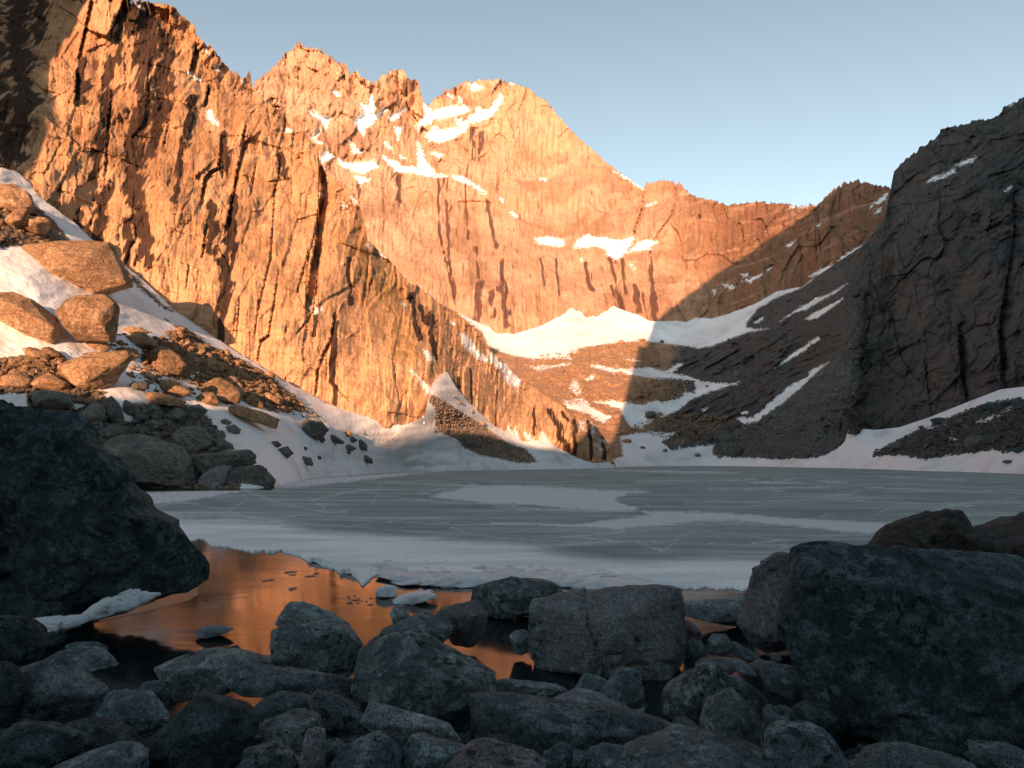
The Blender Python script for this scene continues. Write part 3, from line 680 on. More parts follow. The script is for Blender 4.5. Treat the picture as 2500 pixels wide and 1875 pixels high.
F_crack = [('c1', [(1722, 925), (1735, 1000), (1712, 1180), (1700, 1320), (1672, 1470), (1650, 1659)], 24, 62), ('c1', [(1712, 1400), (1705, 1600)], 9, 16), ('c1', [(1312, 780), (1280, 900), (1252, 1060), (1215, 1232)], 13, 24), ('c1', [(1190, 760), (1176, 905), (1130, 925), (1100, 965), (1075, 1115)], 13, 22),
           ('c1', [(1375, 895), (1345, 1055)], 9, 14), ('c1', [(1110, 1200), (1085, 1395)], 9, 14), ('c1', [(1325, 670), (1300, 770)], 9, 14), ('c1', [(1510, 860), (1498, 960), (1470, 1050)], 9, 14), ('c1', [(1480, 1050), (1455, 1400), (1390, 1659)], 8, 12), ('c1', [(490, -10), (450, 180), (420, 310)], 12, 26),
           ('c1', [(412, 390), (405, 560)], 14, 24), ('c1', [(1050, 260), (1022, 385)], 18, 32), ('c1', [(1122, 470), (1105, 565)], 10, 16), ('c1', [(1985, 1390), (1965, 1600)], 8, 12), ('c1', [(1535, 630), (1530, 700)], 8, 14), ('c1', [(600, 480), (575, 700), (560, 960)], 10, 12),
           ('c1', [(1440, 980), (1570, 960), (1575, 1060)], 5, 8), ('c1', [(1640, 720), (1630, 870)], 5, 8), ('c1', [(1655, 1060), (1645, 1160)], 5, 7), ('c1', [(1020, 1430), (1005, 1520)], 5, 7), ('c1', [(1200, 870), (1195, 960)], 8, 12), ('c1', [(915, 640), (880, 780)], 6, 9),
           ('c4', [(1610, 360), (1590, 620)], 8, 12), ('c4', [(1875, 180), (1805, 600), (1750, 640), (1735, 765)], 9, 16), ('c4', [(1745, 330), (1712, 600)], 7, 12), ('c4', [(2075, 20), (2060, 400)], 8, 14), ('c4', [(2132, 120), (2128, 300), (2110, 440), (2000, 590)], 8, 14), ('c4', [(1335, 160), (1320, 290)], 6, 9), ('c4', [(1270, 130), (1250, 280)], 6, 9),
           ('c5', [(318, 190), (292, 350), (232, 470), (200, 560), (187, 745)], 11, 20), ('c5', [(265, 430), (260, 640)], 7, 10), ('c5', [(520, -20), (510, 130)], 6, 9), ('c5', [(1250, 560), (1245, 790)], 5, 8), ('c5', [(730, 570), (732, 620)], 5, 8), ('c5', [(1500, 800), (1420, 940)], 4, 7), ('c5', [(1095, 200), (1093, 300)], 5, 8),
           ('c5', [(1020, 300), (1015, 420)], 6, 10), ('c5', [(890, 600), (990, 680)], 4, 8), ('c5', [(1555, 700), (1500, 960)], 4, 7), ('c5', [(1680, 790), (1665, 1010)], 5, 8), ('c5', [(930, 240), (880, 360)], 6, 9)]
GRAIN = -.13
def F_disp(X, Y):
    xr = X + Y * -GRAIN * -1 * -1
    xr = X + Y * .13
    wx = xr + 6 * n2(X / 60, Y / 80, 1) + 1.5 * n2(X / 9, Y / 12, 7); wy = Y + 9 * n2(X / 60, Y / 60, 2)
    far = np.clip((X - 950) / 300, 0, 1)
    sc = 1 - .35 * far
    h0, e0 = facets(wx / (120 * sc), wy / (230 * sc), 51)
    h1, e1 = facets(wx / (48 * sc), wy / (110 * sc), 52)
    h2, e2 = facets(wx / (20 * sc), wy / (46 * sc), 53)
    h3, e3 = facets(wx / 8, wy / 15, 54)
    top = np.exp(-((Y - line(F_top)(X)) / 90) ** 2)
    smooth = np.clip((Y - 500 - .2 * X) / 250, 0, 1)
    r = 20 * h0 * (1 - .5 * smooth) * (1 - .4 * far) + (8 - 3 * smooth) * h1 + (4.2 - 2.2 * smooth + 7 * top) * h2 + (1.3 + 2.6 * top) * h3 + fbm2(X / 5, Y / 60, 55, 3) * 1.4 + fbm2(X / 200, Y / 200, 56, 4) * 30 + fbm2(X / 12, Y / 14, 57, 4) * 1.0
    # bedding ledges running down to the right
    bd, _ = facets((wy - .42 * X) / 34, X / 260, 58)
    r += bd * 4.5
    col = np.clip((X - 1300) / 60, 0, 1) * np.clip((Y - 980) / 40, 0, 1)
    hc, _ = facets(wx / 11, wy / 60, 59)
    return r + col * hc * 16 + crack_disp(X, Y, F_crack)
def F_attr(X, Y):
    och = streak_attr(X, Y, [('c5', [(640, 60), (720, 240), (800, 420)], 150), ('c2', [(380, 1450), (480, 1640)], 90), ('c1', [(1900, 1350), (2050, 1640)], 60)])
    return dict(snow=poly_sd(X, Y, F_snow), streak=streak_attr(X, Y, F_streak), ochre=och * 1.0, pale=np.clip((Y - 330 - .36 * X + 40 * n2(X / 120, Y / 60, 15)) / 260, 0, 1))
def F_bot(x):
    return np.interp(x, [-700, 0, 300, 700, 1000, 1100, 1300, 1502], [800, 700, 800, 1010, 1080, 1110, 1140, 1142])
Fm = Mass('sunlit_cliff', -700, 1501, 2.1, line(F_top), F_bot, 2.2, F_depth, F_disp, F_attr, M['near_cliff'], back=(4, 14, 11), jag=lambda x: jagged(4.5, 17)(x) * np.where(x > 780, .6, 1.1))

# ------------------------------------------------------------------ snow apron and boulder field under it
G_top = [(-700, 330), (-200, 360)] + S('c1', [(0, 905), (90, 925), (160, 985), (210, 1060), (400, 1200), (510, 1305)]) + S('c4', [(815, 120), (900, 180), (1030, 290), (1180, 440), (1290, 510), (1450, 620), (1720, 790), (1900, 900), (2180, 1045)])
G_top += S('c5', [(260, 785), (480, 860), (700, 915), (780, 932), (880, 902), (932, 862), (958, 745), (985, 655), (1030, 600), (1050, 585), (1080, 572), (1140, 680), (1250, 800), (1400, 940), (1600, 1040), (1700, 1040), (1722, 965), (1800, 1070), (1950, 1150), (2080, 1192), (2212, 1178)])
G_line = line(G_top)
G_ctrl = [(x, HZ + F * CH / shore_Y(x), float(shore_Y(x))) for x in (-500, 0, 300, 500, 660, 760, 860, 953, 1060, 1134, 1315, 1420, 1500)]
G_ctrl += [(x, float(G_line(x)), float(F_depth(np.array(x), G_line(x))) - (2.5 if x < 1000 else 4)) for x in (-700, -200, 0, 100, 231, 325, 427, 524, 622, 720, 800, 874, 982, 1018, 1050, 1091, 1152, 1206, 1279, 1351, 1405, 1452)]
G_ctrl += [(0, 900, 75), (200, 850, 84), (100, 700, 90), (350, 980, 82), (500, 1000, 92), (700, 1080, 100), (-400, 800, 70), (800, 1050, 125)]
def G_sn(X, Y):
    rock = [S('c5', [(955, 722), (1010, 740), (1100, 800), (1200, 862), (1330, 942), (1480, 1052), (1610, 1095), (1695, 1185), (1560, 1187), (1400, 1150), (1300, 1132), (1200, 1085), (1160, 1030), (1040, 985), (1000, 930), (1010, 850), (975, 790)]),
            S('c4', [(180, 1000), (520, 1100), (700, 1000), (830, 1180), (900, 1200), (900, 1060), (1200, 1060), (1400, 1150), (1500, 1290), (1560, 1400), (1700, 1470), (1600, 1660), (600, 1660), (200, 1300)]),
            S('c4', [(1100, 480), (1160, 520), (1240, 550), (1400, 660), (1560, 740), (1760, 850), (1900, 950), (2050, 1080), (1950, 1130), (1700, 1050), (1500, 920), (1250, 790), (1050, 690), (1060, 640), (1250, 600)]),
            S('c4', [(840, 150), (900, 200), (1000, 300), (1100, 400), (1180, 450), (1120, 430), (1000, 330), (880, 230)]), S('c4', [(100, 740), (400, 720), (450, 900), (720, 990), (600, 1080), (200, 1000), (-100, 1000), (-500, 1060), (-1000, 1000), (-1300, 860), (-800, 820), (-400, 860), (-200, 800)]),
            S('c1', [(-1200, 820), (-700, 900), (-300, 960), (60, 1000), (160, 1080), (300, 1200), (380, 1300), (0, 1340), (-300, 1280), (-700, 1180), (-1200, 1080)])]
    return np.clip(-poly_sd(X, Y, rock), -5.5, 30)
def G_disp(X, Y):
    sn = np.clip((G_sn(X, Y) + 4) / 8, 0, 1)
    h1, _ = facets(X / 26, Y / 16, 93); h2, _ = facets(X / 9, Y / 6, 94)
    flow = fbm2((X - .3 * Y) / 26, (Y + .8 * X) / 260, 95, 3)
    return (1 - sn) * (12 * h1 + 6 * h2 - 4) * (1 - .5 * np.clip((X - 900) / 100, 0, 1)) + fbm2(X / 130, Y / 60, 96, 3) * 13 + flow * .7 * sn
Gm = Mass('snow_slope', -700, 1500, 2.3, G_line, below_shore(1.2), 2.3, tps(G_ctrl), G_disp, lambda X, Y: dict(snow=G_sn(X, Y), slab=np.zeros(X.shape)), M['snow_slope'], back=(3, 4, 2.5), jag=jagged(1.6, 19))

# ------------------------------------------------------------------ ridges outside the frame that shade the lake (unseen; profiles shaped to put the shade edges in place)
ah = np.array([math.cos(AZ), -math.sin(AZ)])        # across the light
sh = np.array([math.sin(AZ), math.cos(AZ)])         # along the light
def sunspace(P):
    a = P[..., 0] * ah[0] + P[..., 1] * ah[1]
    s_ = P[..., 0] * sh[0] + P[..., 1] * sh[1]
    return a, P[..., 2] + s_ * math.tan(EL)
term = []
for mass, pts in ((Gm, [(65, 940), (268, 955), (398, 980), (615, 1009), (741, 1034), (899, 1069), (953, 1063), (1080, 1051), (1192, 1051)]), (Fm, [(1387, 1112)]), (E, [(1500, 1062), (1599, 965), (1560, 838)]), (B, [(1594, 778), (1680, 705), (1752, 655), (1860, 582), (1967, 508)])):
    for p in pts:
        a, b = sunspace(mass.at(*p)[0]); term.append((float(a), float(b)))
# make it a function of a
term.sort()
prof = [(-420, 120), (-112, 6)]
prof_a = [t[0] for t in term]; prof_b = list(np.maximum.accumulate([t[1] for t in term]))
pa = np.array([-2000, prof_a[0] - 20] + prof_a + [prof_a[-1] + 60, 520, 2000]); pb = np.array([8, prof_b[0] - 2] + prof_b + [prof_b[-1] + 55, 430, 520])
RS = -150.0
def ridge(name, a0, a1, hfun, s0, foot, mat):
    av = np.arange(a0, a1, 3.0); tv = np.linspace(0, 1, 40)
    A, T = np.meshgrid(av, tv, indexing='ij')
    H = hfun(av)[:, None]
    # front foot -> crest -> back foot
    up = np.clip(T / .5, 0, 1); dn = np.clip((T - .5) / .5, 0, 1)
    Sx = s0 + (1 - up) * foot(av)[:, None] - dn * (H * .9 + 30)
    Z = (H + 3) * np.where(T <= .5, up, 1 - dn) ** .95 - 3
    rough = (1 - np.exp(-((T - .5) / .08) ** 2))
    hh, _ = facets(A / 30, T * 9, 5)
    Sx = Sx + hh * 7 * rough
    P = np.stack([A * ah[0] + Sx * sh[0], A * ah[1] + Sx * sh[1], Z], -1)
    nc, nt = P.shape[:2]; idx = np.arange(nc * nt).reshape(nc, nt)
    fc = np.stack([idx[:-1, :-1], idx[1:, :-1], idx[1:, 1:], idx[:-1, 1:]], -1).reshape(-1, 4)
    z = np.zeros(nc * nt)
    return tag(obj(name, mesh_from(name, P.reshape(-1, 3), fc, mat, dict(snow=z - 30, streak=z, ochre=z))), kind='structure')
def hf(a):
    return np.interp(a, pa, pb) - RS * math.tan(EL) + (n2(a / 9.0, a * 0 + 2, 4) * 1.2)
ridge('rear_shade_ridge', -420, 620, hf, RS, lambda a: np.minimum(hf(a) * .6, 95.0), M['dark_cliff'])

# the unseen buttress left of the view, its edge shaped to throw the shade on the upper left of the sunlit cliff
edge = []
for p in ((64, 425), (70, 400), (112, 300), (124, 280), (112, 175), (150, 100), (208, 4)):
    a, b = sunspace(Fm.at(*p)[0]); edge.append((float(b), float(a)))
edge.sort()
print('EDGE', [(round(q[0]), round(q[1])) for q in edge]); print('PROF', [(round(q[0]), round(q[1])) for q in term])
eb = np.array([-20, edge[0][0] - 6] + [e[0] for e in edge] + [edge[-1][0] + 30, 400]); ea = np.array([edge[0][1] - 26, edge[0][1] - 9] + [e[1] for e in edge] + [edge[-1][1] + 14, edge[-1][1] + 20])
BS = 6.0
zv = np.linspace(-3, 172, 100); tv = np.linspace(0, 1, 60)
Z, T = np.meshgrid(zv, tv, indexing='ij')
Ed = np.interp(Z + BS * math.tan(EL), eb, ea) + 5
Aa = Ed - 2 - 160 * np.clip(T - .5, 0, 1) * 2 - 40 * np.clip(.5 - T, 0, 1) * 2 * 4
Ss = BS - np.abs(T - .5) * 0 + np.where(T > .5, (T - .5) * 2 * 50, -(.5 - T) * 2 * 70)
hh, _ = facets(Z / 16, T * 14, 6)
Ss = Ss + hh * 3 * (np.abs(T - .5) > .04)
P = np.stack([Aa * ah[0] + Ss * sh[0], Aa * ah[1] + Ss * sh[1], Z], -1)
idx = np.arange(P.shape[0] * P.shape[1]).reshape(P.shape[:2])
fc = np.stack([idx[:-1, :-1], idx[1:, :-1], idx[1:, 1:], idx[:-1, 1:]], -1).reshape(-1, 4)
zz = np.zeros(idx.size)
tag(obj('side_shade_buttress', mesh_from('side_shade_buttress', P.reshape(-1, 3), fc, M['dark_cliff'], dict(snow=zz - 30, streak=zz, ochre=zz))), kind='structure')

# ------------------------------------------------------------------ water, lake bed, ice
m = NT('lake_water')
rip = m.noise(2.2, 4, .55, co=m.map((.35, 1, 1)))
rip2 = m.noise(.35, 4, .6, co=m.map((.5, 1, 1)))
wnrm = m.bump(m.math('ADD', m.math('MULTIPLY', rip, .35), rip2), .02, .5)
m.put(m.b.inputs['IOR'], 1.36)
wfog = m.noise(.22, 5, .6, co=m.map((.6, 1.6, 1)))
M['water'] = m.done(m.mix(m.ramp(wfog, .45, .7), (.006, .010, .012), (.012, .016, .018)), m.ramp(wfog, .4, .7, .08, .20), wnrm, .5)
def quad(name, x0, x1, y0, y1, z, mat, n=1):
    v = [(x0, y0, z), (x1, y0, z), (x1, y1, z), (x0, y1, z)]
    return obj(name, mesh_from(name, v, [(0, 1, 2, 3)], mat, smooth=False))
tag(quad('lake_water', -140, 160, -10, 400, 0.0, M['water']), kind='structure')
m = NT('lake_bed')
M['bed'] = m.done(m.mix(m.noise(1.2), (.03, .03, .027), (.06, .055, .05)), .9)
tag(quad('valley_floor', -2500, 2500, -2500, 3500, -3.2, M['bed']), kind='structure')

ice_near = S('d5', [(-900, 260), (60, 240), (130, 262), (200, 300), (280, 345), (340, 338), (400, 366), (520, 385), (640, 402), (700, 398), (750, 395), (800, 430), (860, 445), (920, 462), (980, 492), (1040, 505), (1075, 540), (1120, 520), (1160, 496), (1210, 520), (1250, 536), (1330, 540), (1480, 550), (1560, 548), (1640, 540), (1700, 522), (1760, 526), (1900, 535), (2050, 552), (2150, 558), (2212, 562)])
ice_near += S('d6', [(450, 566), (900, 569), (1085, 571), (1500, 566), (2300, 540), (3500, 520)])
ice_near_l = line(ice_near)
ice_far_Y = lambda x: shore_Y(x) - np.interp(x, [-500, 300, 640, 680, 760, 900, 1000, 1200], [9, 9, 8, 9, 6, 7, 2.5, -3])
ice_far_l = lambda x: HZ + F * CH / ice_far_Y(x)
ICEZ = 0.035
WH = [S('d6', [(-260, 190), (-100, 150), (0, 145), (150, 145), (400, 160), (660, 170), (560, 180), (510, 205), (560, 225), (620, 237), (580, 252), (450, 248), (300, 241), (150, 223), (0, 220), (-150, 205)]),
      S('d6', [(0, 299), (340, 307), (420, 298), (560, 280), (660, 270), (620, 252), (750, 253), (1000, 261), (1300, 284), (1550, 297), (1740, 304), (1960, 318), (2060, 323), (2300, 340), (2300, 360), (1980, 347), (1700, 346), (1450, 339), (1370, 325), (1250, 311), (1000, 290), (850, 292), (720, 309), (600, 316), (540, 326), (420, 319), (340, 313), (0, 304)]),
      S('d6', [(1070, 132), (1160, 129), (1300, 135), (1150, 137)]), S('d6', [(1365, 126), (1480, 132), (1400, 135)]), S('d6', [(1170, 121), (1260, 122), (1230, 126)]), S('d6', [(420, 80), (700, 84), (1040, 92), (800, 94)]), S('d6', [(1620, 108), (1970, 122), (1800, 116)]), S('d6', [(1160, 166), (1220, 168), (1190, 170)]),
      S('d5', [(40, 140), (300, 125), (600, 120), (460, 140), (400, 152), (250, 178), (60, 186)]), S('d5', [(600, 110), (800, 70), (1100, 55), (1400, 40), (1300, 50), (1100, 75), (800, 110)])]
MARG = [S('d5', [(-800, 235), (130, 262), (280, 285), (500, 285), (700, 300), (850, 335), (1100, 362), (1350, 375), (1600, 392), (1800, 405), (2000, 440), (2212, 470), (3200, 470), (3200, 900), (-800, 900)])]
CRK = [('d5', p) for p in [[(80, 205), (240, 180), (330, 185), (420, 205), (475, 212), (520, 190), (555, 165), (550, 145), (430, 158)], [(475, 215), (510, 230), (600, 250), (700, 262), (730, 280)], [(60, 222), (480, 226)], [(560, 130), (650, 165), (800, 200), (1000, 235)],
    [(1070, 122), (900, 155), (850, 172), (910, 200), (890, 245)], [(1070, 122), (1200, 150), (1400, 175), (1550, 185)], [(480, 235), (800, 250), (1200, 265), (1500, 278), (2212, 278)], [(550, 240), (900, 280), (1200, 300), (1500, 322), (1560, 322)],
    [(1560, 322), (1400, 330), (1280, 355), (1200, 400)], [(1560, 322), (1800, 345), (2212, 360)], [(1480, 290), (1560, 322)], [(1560, 90), (1640, 130)], [(1150, 100), (1180, 85), (1300, 95), (1600, 100)], [(1600, 180), (1900, 210), (2212, 215)], [(1000, 290), (1300, 250), (1500, 245)],
    [(1830, 380), (2212, 355)], [(1840, 347), (1920, 380)], [(430, 240), (700, 245), (1000, 220)], [(1120, 185), (1140, 150), (1170, 145)], [(1330, 140), (1420, 120), (1500, 118)], [(700, 300), (1000, 310), (1250, 350)]]]
CRK += [('d6', p) for p in [[(0, 360), (170, 370), (400, 350), (640, 330)], [(350, 360), (560, 380), (1000, 390), (1500, 400)], [(170, 370), (240, 400)], [(0, 405), (200, 400), (490, 380)], [(720, 412), (775, 370), (780, 355), (850, 330)], [(610, 385), (710, 415)], [(1080, 390), (1200, 370)],
    [(1370, 275), (1400, 262), (1800, 265), (2212, 270)], [(1850, 240), (2000, 215), (2180, 195)], [(0, 235), (300, 250), (520, 250)], [(720, 310), (900, 298), (1200, 305)], [(1380, 190), (1500, 180), (1520, 165)], [(1610, 258), (1650, 245)], [(800, 215), (1400, 205), (2000, 230)], [(900, 160), (1500, 150), (2100, 175)], [(600, 130), (1100, 120)]]]
def ice_attr(X, Y):
    XX = X + 9 * n2(X / 30, Y / 9, 3); YY = Y + 2.2 * n2(X / 14, Y / 6, 4)
    wh = poly_sd(XX, YY, WH, 12)
    mg = poly_sd(XX, YY, MARG, 30)
    ck = np.zeros(X.shape)
    for c, p in CRK:
        pts = S(c, p); k = 1.0
        a = np.array(pts)
        m_ = (X > a[:, 0].min() - 8) & (X < a[:, 0].max() + 8) & (Y > a[:, 1].min() - 6) & (Y < a[:, 1].max() + 6)
        if not m_.any(): continue
        wob = n2(X[m_] / 22, Y[m_] / 10, 8) * 2.6 + n2(X[m_] / 7, Y[m_] / 3, 9) * 1.0
        d, sd, par = seg_dist(X[m_], Y[m_] + wob, pts)
        wdt = .75 + .45 * n2(par * 9, par * 0 + len(pts), 6)
        ck[m_] = np.maximum(ck[m_], np.exp(-(d / wdt) ** 2) * .9 + np.exp(-(d / 6.0) ** 2) * .16)
    return dict(white=wh, margin=mg, crack=ck)
def ice_z(X, Y, P):
    ed = ice_near_l(X) - Y
    lump = np.clip(fbm2(P[..., 0] * .8, P[..., 1] * .6, 31, 5) + .15, 0, 1)
    near = np.exp(-(ed / 34.0) ** 2) * np.clip((X - 560) / 200, 0, 1)
    z = ICEZ + near * lump * .10 + .006 * fbm2(P[..., 0] * .3, P[..., 1] * .3, 32, 3)
    z = z - P[..., 2]
    z[:, 0] -= .12
    return z
ice_m = NT('lake_ice')
sx = ice_m.noise(.9, 6, .62, co=ice_m.map((.10, 1, 1), (0, 0, .04)))
sx2 = ice_m.noise(.11, 5, .6, co=ice_m.map((.45, 1, 1)))
gr = ice_m.noise(9, 4, .7)
wv = ice_m.n('ShaderNodeTexNoise'); ice_m.t.links.new(ice_m.co, wv.inputs['Vector']); wv.inputs['Scale'].default_value = .12; wv.inputs['Detail'].default_value = 6
wsub = ice_m.n('ShaderNodeVectorMath', operation='MULTIPLY_ADD'); ice_m.t.links.new(wv.outputs['Color'], wsub.inputs[0]); wsub.inputs[1].default_value = (7, 7, 0)
ice_m.t.links.new(ice_m.map((.5, 1, 1), (0, 0, .12)), wsub.inputs[2])
wco = wsub.outputs[0]
wz = ice_m.ramp(ice_m.math('ADD', ice_m.attr('white'), ice_m.math('MULTIPLY', ice_m.math('SUBTRACT', ice_m.noise(1.5, 5, .7, co=ice_m.map((.4, 1, 1))), .5), 16.0)), -2.0, 2.4)
mz = ice_m.ramp(ice_m.math('ADD', ice_m.attr('margin'), ice_m.math('MULTIPLY', ice_m.math('SUBTRACT', ice_m.noise(.30, 7, .65, co=ice_m.map((.35, 1, 1))), .5), 60.0)), -34.0, 4.0)
ccol = ice_m.mix(ice_m.ramp(sx2, .35, .65), (.232, .285, .278), (.315, .355, .345))
ccol = ice_m.mix(ice_m.ramp(sx, .47, .72, 0, .65), ccol, (.44, .50, .50))
ccol = ice_m.mix(ice_m.ramp(gr, .56, .75, 0, .35), ccol, (.40, .43, .44))
ccol = ice_m.mix(ice_m.math('MULTIPLY', ice_m.attr('crack'), ice_m.ramp(ice_m.noise(.25, 4, .6), .3, .65, .25, .8)), ccol, (.70, .74, .75))
teal = ice_m.ramp(ice_m.noise(.55, 6, .65, co=ice_m.map((.3, 1, 1))), .44, .62)
mcol = ice_m.mix(ice_m.math('MULTIPLY', teal, .5), (.93, .93, .93), (.50, .60, .62))
for sc_, th_, op_ in ((.06, .010, .55), (.17, .022, .38)):
    ccol = ice_m.mix(ice_m.math('MULTIPLY', ice_m.math('MULTIPLY', ice_m.ramp(ice_m.vor(sc_, 'DISTANCE_TO_EDGE', co=wco), th_, 0.0), ice_m.ramp(ice_m.noise(sc_ * .8, 4, .6), .45, .62)), op_), ccol, (.66, .71, .72))
ccol = ice_m.mix(ice_m.math('MULTIPLY', mz, .95), ccol, mcol)
ccol = ice_m.mix(ice_m.math('MULTIPLY', wz, .8), ccol, (.74, .75, .78))
snowy = ice_m.math('MAXIMUM', wz, mz)
ccol = ice_m.mix(ice_m.math('MULTIPLY', snowy, .5), ccol, ice_m.mix(ice_m.ramp(gr, .3, .7), (.88, .89, .90), (1.2, 1.2, 1.2)), 'MULTIPLY')
inr = ice_m.bump(ice_m.math('ADD', ice_m.math('MULTIPLY', ice_m.noise(3.0, 6, .7), 1.0), gr), .05, ice_m.math('MULTIPLY', snowy, .8))
M['ice'] = ice_m.done(ccol, ice_m.ramp(snowy, 0, 1, .5, .85), inr, .0)
flat_depth = lambda X, Y: F * (CH - ICEZ) / (Y - HZ)
ice = Mass('lake_ice', -300, 3000, 2.3, ice_far_l, lambda x: ice_near_l(x) + n2(x / 30, x * 0, 6) * 6 + n2(x / 11, x * 0, 7) * 3, 1.1, flat_depth, None, ice_attr, M['ice'], zdisp=ice_z, back=(0, 0, 0))

m = NT('snow_lump')
M['snow'] = m.done(m.mix(m.ramp(m.noise(3, 5), .4, .7), (.62, .66, .69), (.48, .54, .57)), .6, m.bump(m.noise(9, 5, .6), .04, .6), .3)
m = NT('ice_shelf')
M['shelf'] = m.done(m.mix(m.ramp(m.noise(1.2, 5), .35, .7), (.030, .060, .065), (.07, .11, .115)), .25, None, .5)

# ------------------------------------------------------------------ boulders
_ico = {}
def ico(level):
    if level not in _ico:
        bm = bmesh.new()
        bmesh.ops.create_icosphere(bm, subdivisions=level, radius=1.0)
        v = np.array([x.co[:] for x in bm.verts]); f = np.array([[q.index for q in x.verts] for x in bm.faces])
        bm.free()
        _ico[level] = (v, f)
    return _ico[level]

def rock_mesh(name, poly, Y, depth, mat, seed, level=5, rough=1.0, flat=.35, boxy=.55, crack=None, lean=0.0, cuts=13, hull=True, soft=200, top=None):
    """boulder whose outline from the shore is `poly` (photo px at distance Y) and which has real depth and broken faces"""
    rng = np.random.RandomState(seed)
    pts = np.array([((x - 1250) / F * Y, CH + (HZ - y) / F * Y) for x, y in poly])
    # area centroid
    x, z = pts[:, 0], pts[:, 1]
    x2, z2 = np.roll(x, -1), np.roll(z, -1)
    cr = x * z2 - x2 * z; A = cr.sum() / 2
    c = np.array([((x + x2) * cr).sum() / (6 * A), ((z + z2) * cr).sum() / (6 * A)])
    q = pts - c
    W = q[:, 0].max() - q[:, 0].min(); H = q[:, 1].max() - q[:, 1].min()
    size = math.sqrt(W * H)
    D = depth * W if depth < 3 else depth
    D = min(D, 1.6 * max(W, H))
    # radial outline
    th = np.linspace(-math.pi, math.pi, 361)
    rad = np.zeros(361)
    n = len(q)
    for k in range(361):
        d = np.array([math.cos(th[k]), math.sin(th[k])])
        best = 0
        for i in range(n):
            p0, p1 = q[i], q[(i + 1) % n]
            e = p1 - p0
            den = d[0] * e[1] - d[1] * e[0]
            if abs(den) < 1e-12: continue
            t = (p0[0] * e[1] - p0[1] * e[0]) / den
            s_ = (p0[0] * d[1] - p0[1] * d[0]) / den
            if t > 0 and -1e-6 <= s_ <= 1 + 1e-6: best = max(best, t)
        rad[k] = best
    rad = np.where(rad > 0, rad, np.median(rad))
    v, f = ico(level)
    if hull:
        # keep the few corners that make the outline: a broken block, not a cobble
        ql = [tuple(x_) for x_ in q]
        while len(ql) > (9 if level >= 6 else 7):
            ar = [abs((ql[i][0] - ql[i - 1][0]) * (ql[(i + 1) % len(ql)][1] - ql[i - 1][1]) - (ql[(i + 1) % len(ql)][0] - ql[i - 1][0]) * (ql[i][1] - ql[i - 1][1])) for i in range(len(ql))]
            ql.pop(int(np.argmin(ar)))
        q = np.array(ql) * 1.03
        n = len(q)
        # broken block: the convex hull of the outline and of rings in front of and behind it
        P3 = []
        for i in range(n):
            P3.append((q[i, 0], rng.uniform(-.05, .05) * D, q[i, 1]))
            P3.append((q[i, 0] * .97, .22 * D, q[i, 1] * .97))
        for sgn, cnt in ((-1, rng.randint(3, 5)), (1, 4)):
            a0 = rng.uniform(0, 6.283)
            for i in range(cnt):
                aa = (a0 + (i + rng.uniform(-.22, .22)) * 6.283 / cnt + math.pi) % 6.283 - math.pi
                r_ = np.interp(aa, th, rad)
                k_ = rng.uniform(.62, .92) - (.26 * max(0, math.sin(aa)) if sgn < 0 else 0)
                P3.append((math.cos(aa) * r_ * k_, sgn * D * .5 * rng.uniform(.78, 1.05), math.sin(aa) * r_ * k_))
        bm = bmesh.new()
        for c3 in P3: bm.verts.new(c3)
        bmesh.ops.convex_hull(bm, input=bm.verts)
        bm.normal_update()
        pl = {}
        for fa in bm.faces:
            nn = fa.normal; dd = nn.dot(fa.verts[0].co)
            if dd < 0: nn = -nn; dd = -dd
            pl[(round(nn.x, 2), round(nn.y, 2), round(nn.z, 2))] = (nn.x, nn.y, nn.z, dd)
        bm.free()
        pl = [x_ for x_ in pl.values() if x_[3] > 1e-4]
        zf = rng.uniform(.02, .30) if top is None else top
        tp = q[:, 1].max()
        for tilt_ in (rng.uniform(-.22, .22),):
            nr = np.array([tilt_, -(tp - (tp - zf * H)), .62 * D]); nr /= np.linalg.norm(nr)
            pl.append((*nr, max(max(nr[0] * x_ + nr[2] * z_ for x_, z_ in q) * .985 + nr[1] * .12 * D, .2 * H)))
        for k in range(cuts // 2):
            az = rng.uniform(-1.0, 1.0); el = rng.uniform(-.3, 1.1)
            nrm = np.array([math.sin(az) * math.cos(el), -math.cos(az) * math.cos(el), math.sin(el)])
            face = abs(nrm[1]) ** 1.5
            ext = (np.array(P3) @ nrm).max()
            pl.append((*nrm, ext * (rng.uniform(.70, .95) * face + 1.0 * (1 - face))))
        pl = np.array(pl)
        dr = v * np.array([W / 2, D / 2, H / 2]); dr /= np.linalg.norm(dr, axis=1, keepdims=True)
        qn = np.maximum(dr @ (pl[:, :3] / pl[:, 3:4]).T, 0)
        mx = qn.max(1, keepdims=True)
        p = dr / (mx * ((qn / mx) ** soft).sum(1, keepdims=True) ** (1.0 / soft))
    else:
        cc = np.sqrt(v[:, 0] ** 2 + v[:, 2] ** 2)
        t = np.arctan2(v[:, 2], v[:, 0])
        Rr = np.interp(t, th, rad)
        rho = cc ** boxy
        eta = np.sign(v[:, 1]) * np.abs(v[:, 1]) ** (boxy + .15)
        # outside the outline plane the plan gets rounder, so other views stay natural
        mean = rad.mean()
        Rr = Rr * (1 - .25 * np.abs(v[:, 1])) + mean * .25 * np.abs(v[:, 1])
        p = np.stack([np.cos(t) * Rr * rho, eta * D / 2, np.sin(t) * Rr * rho], -1)
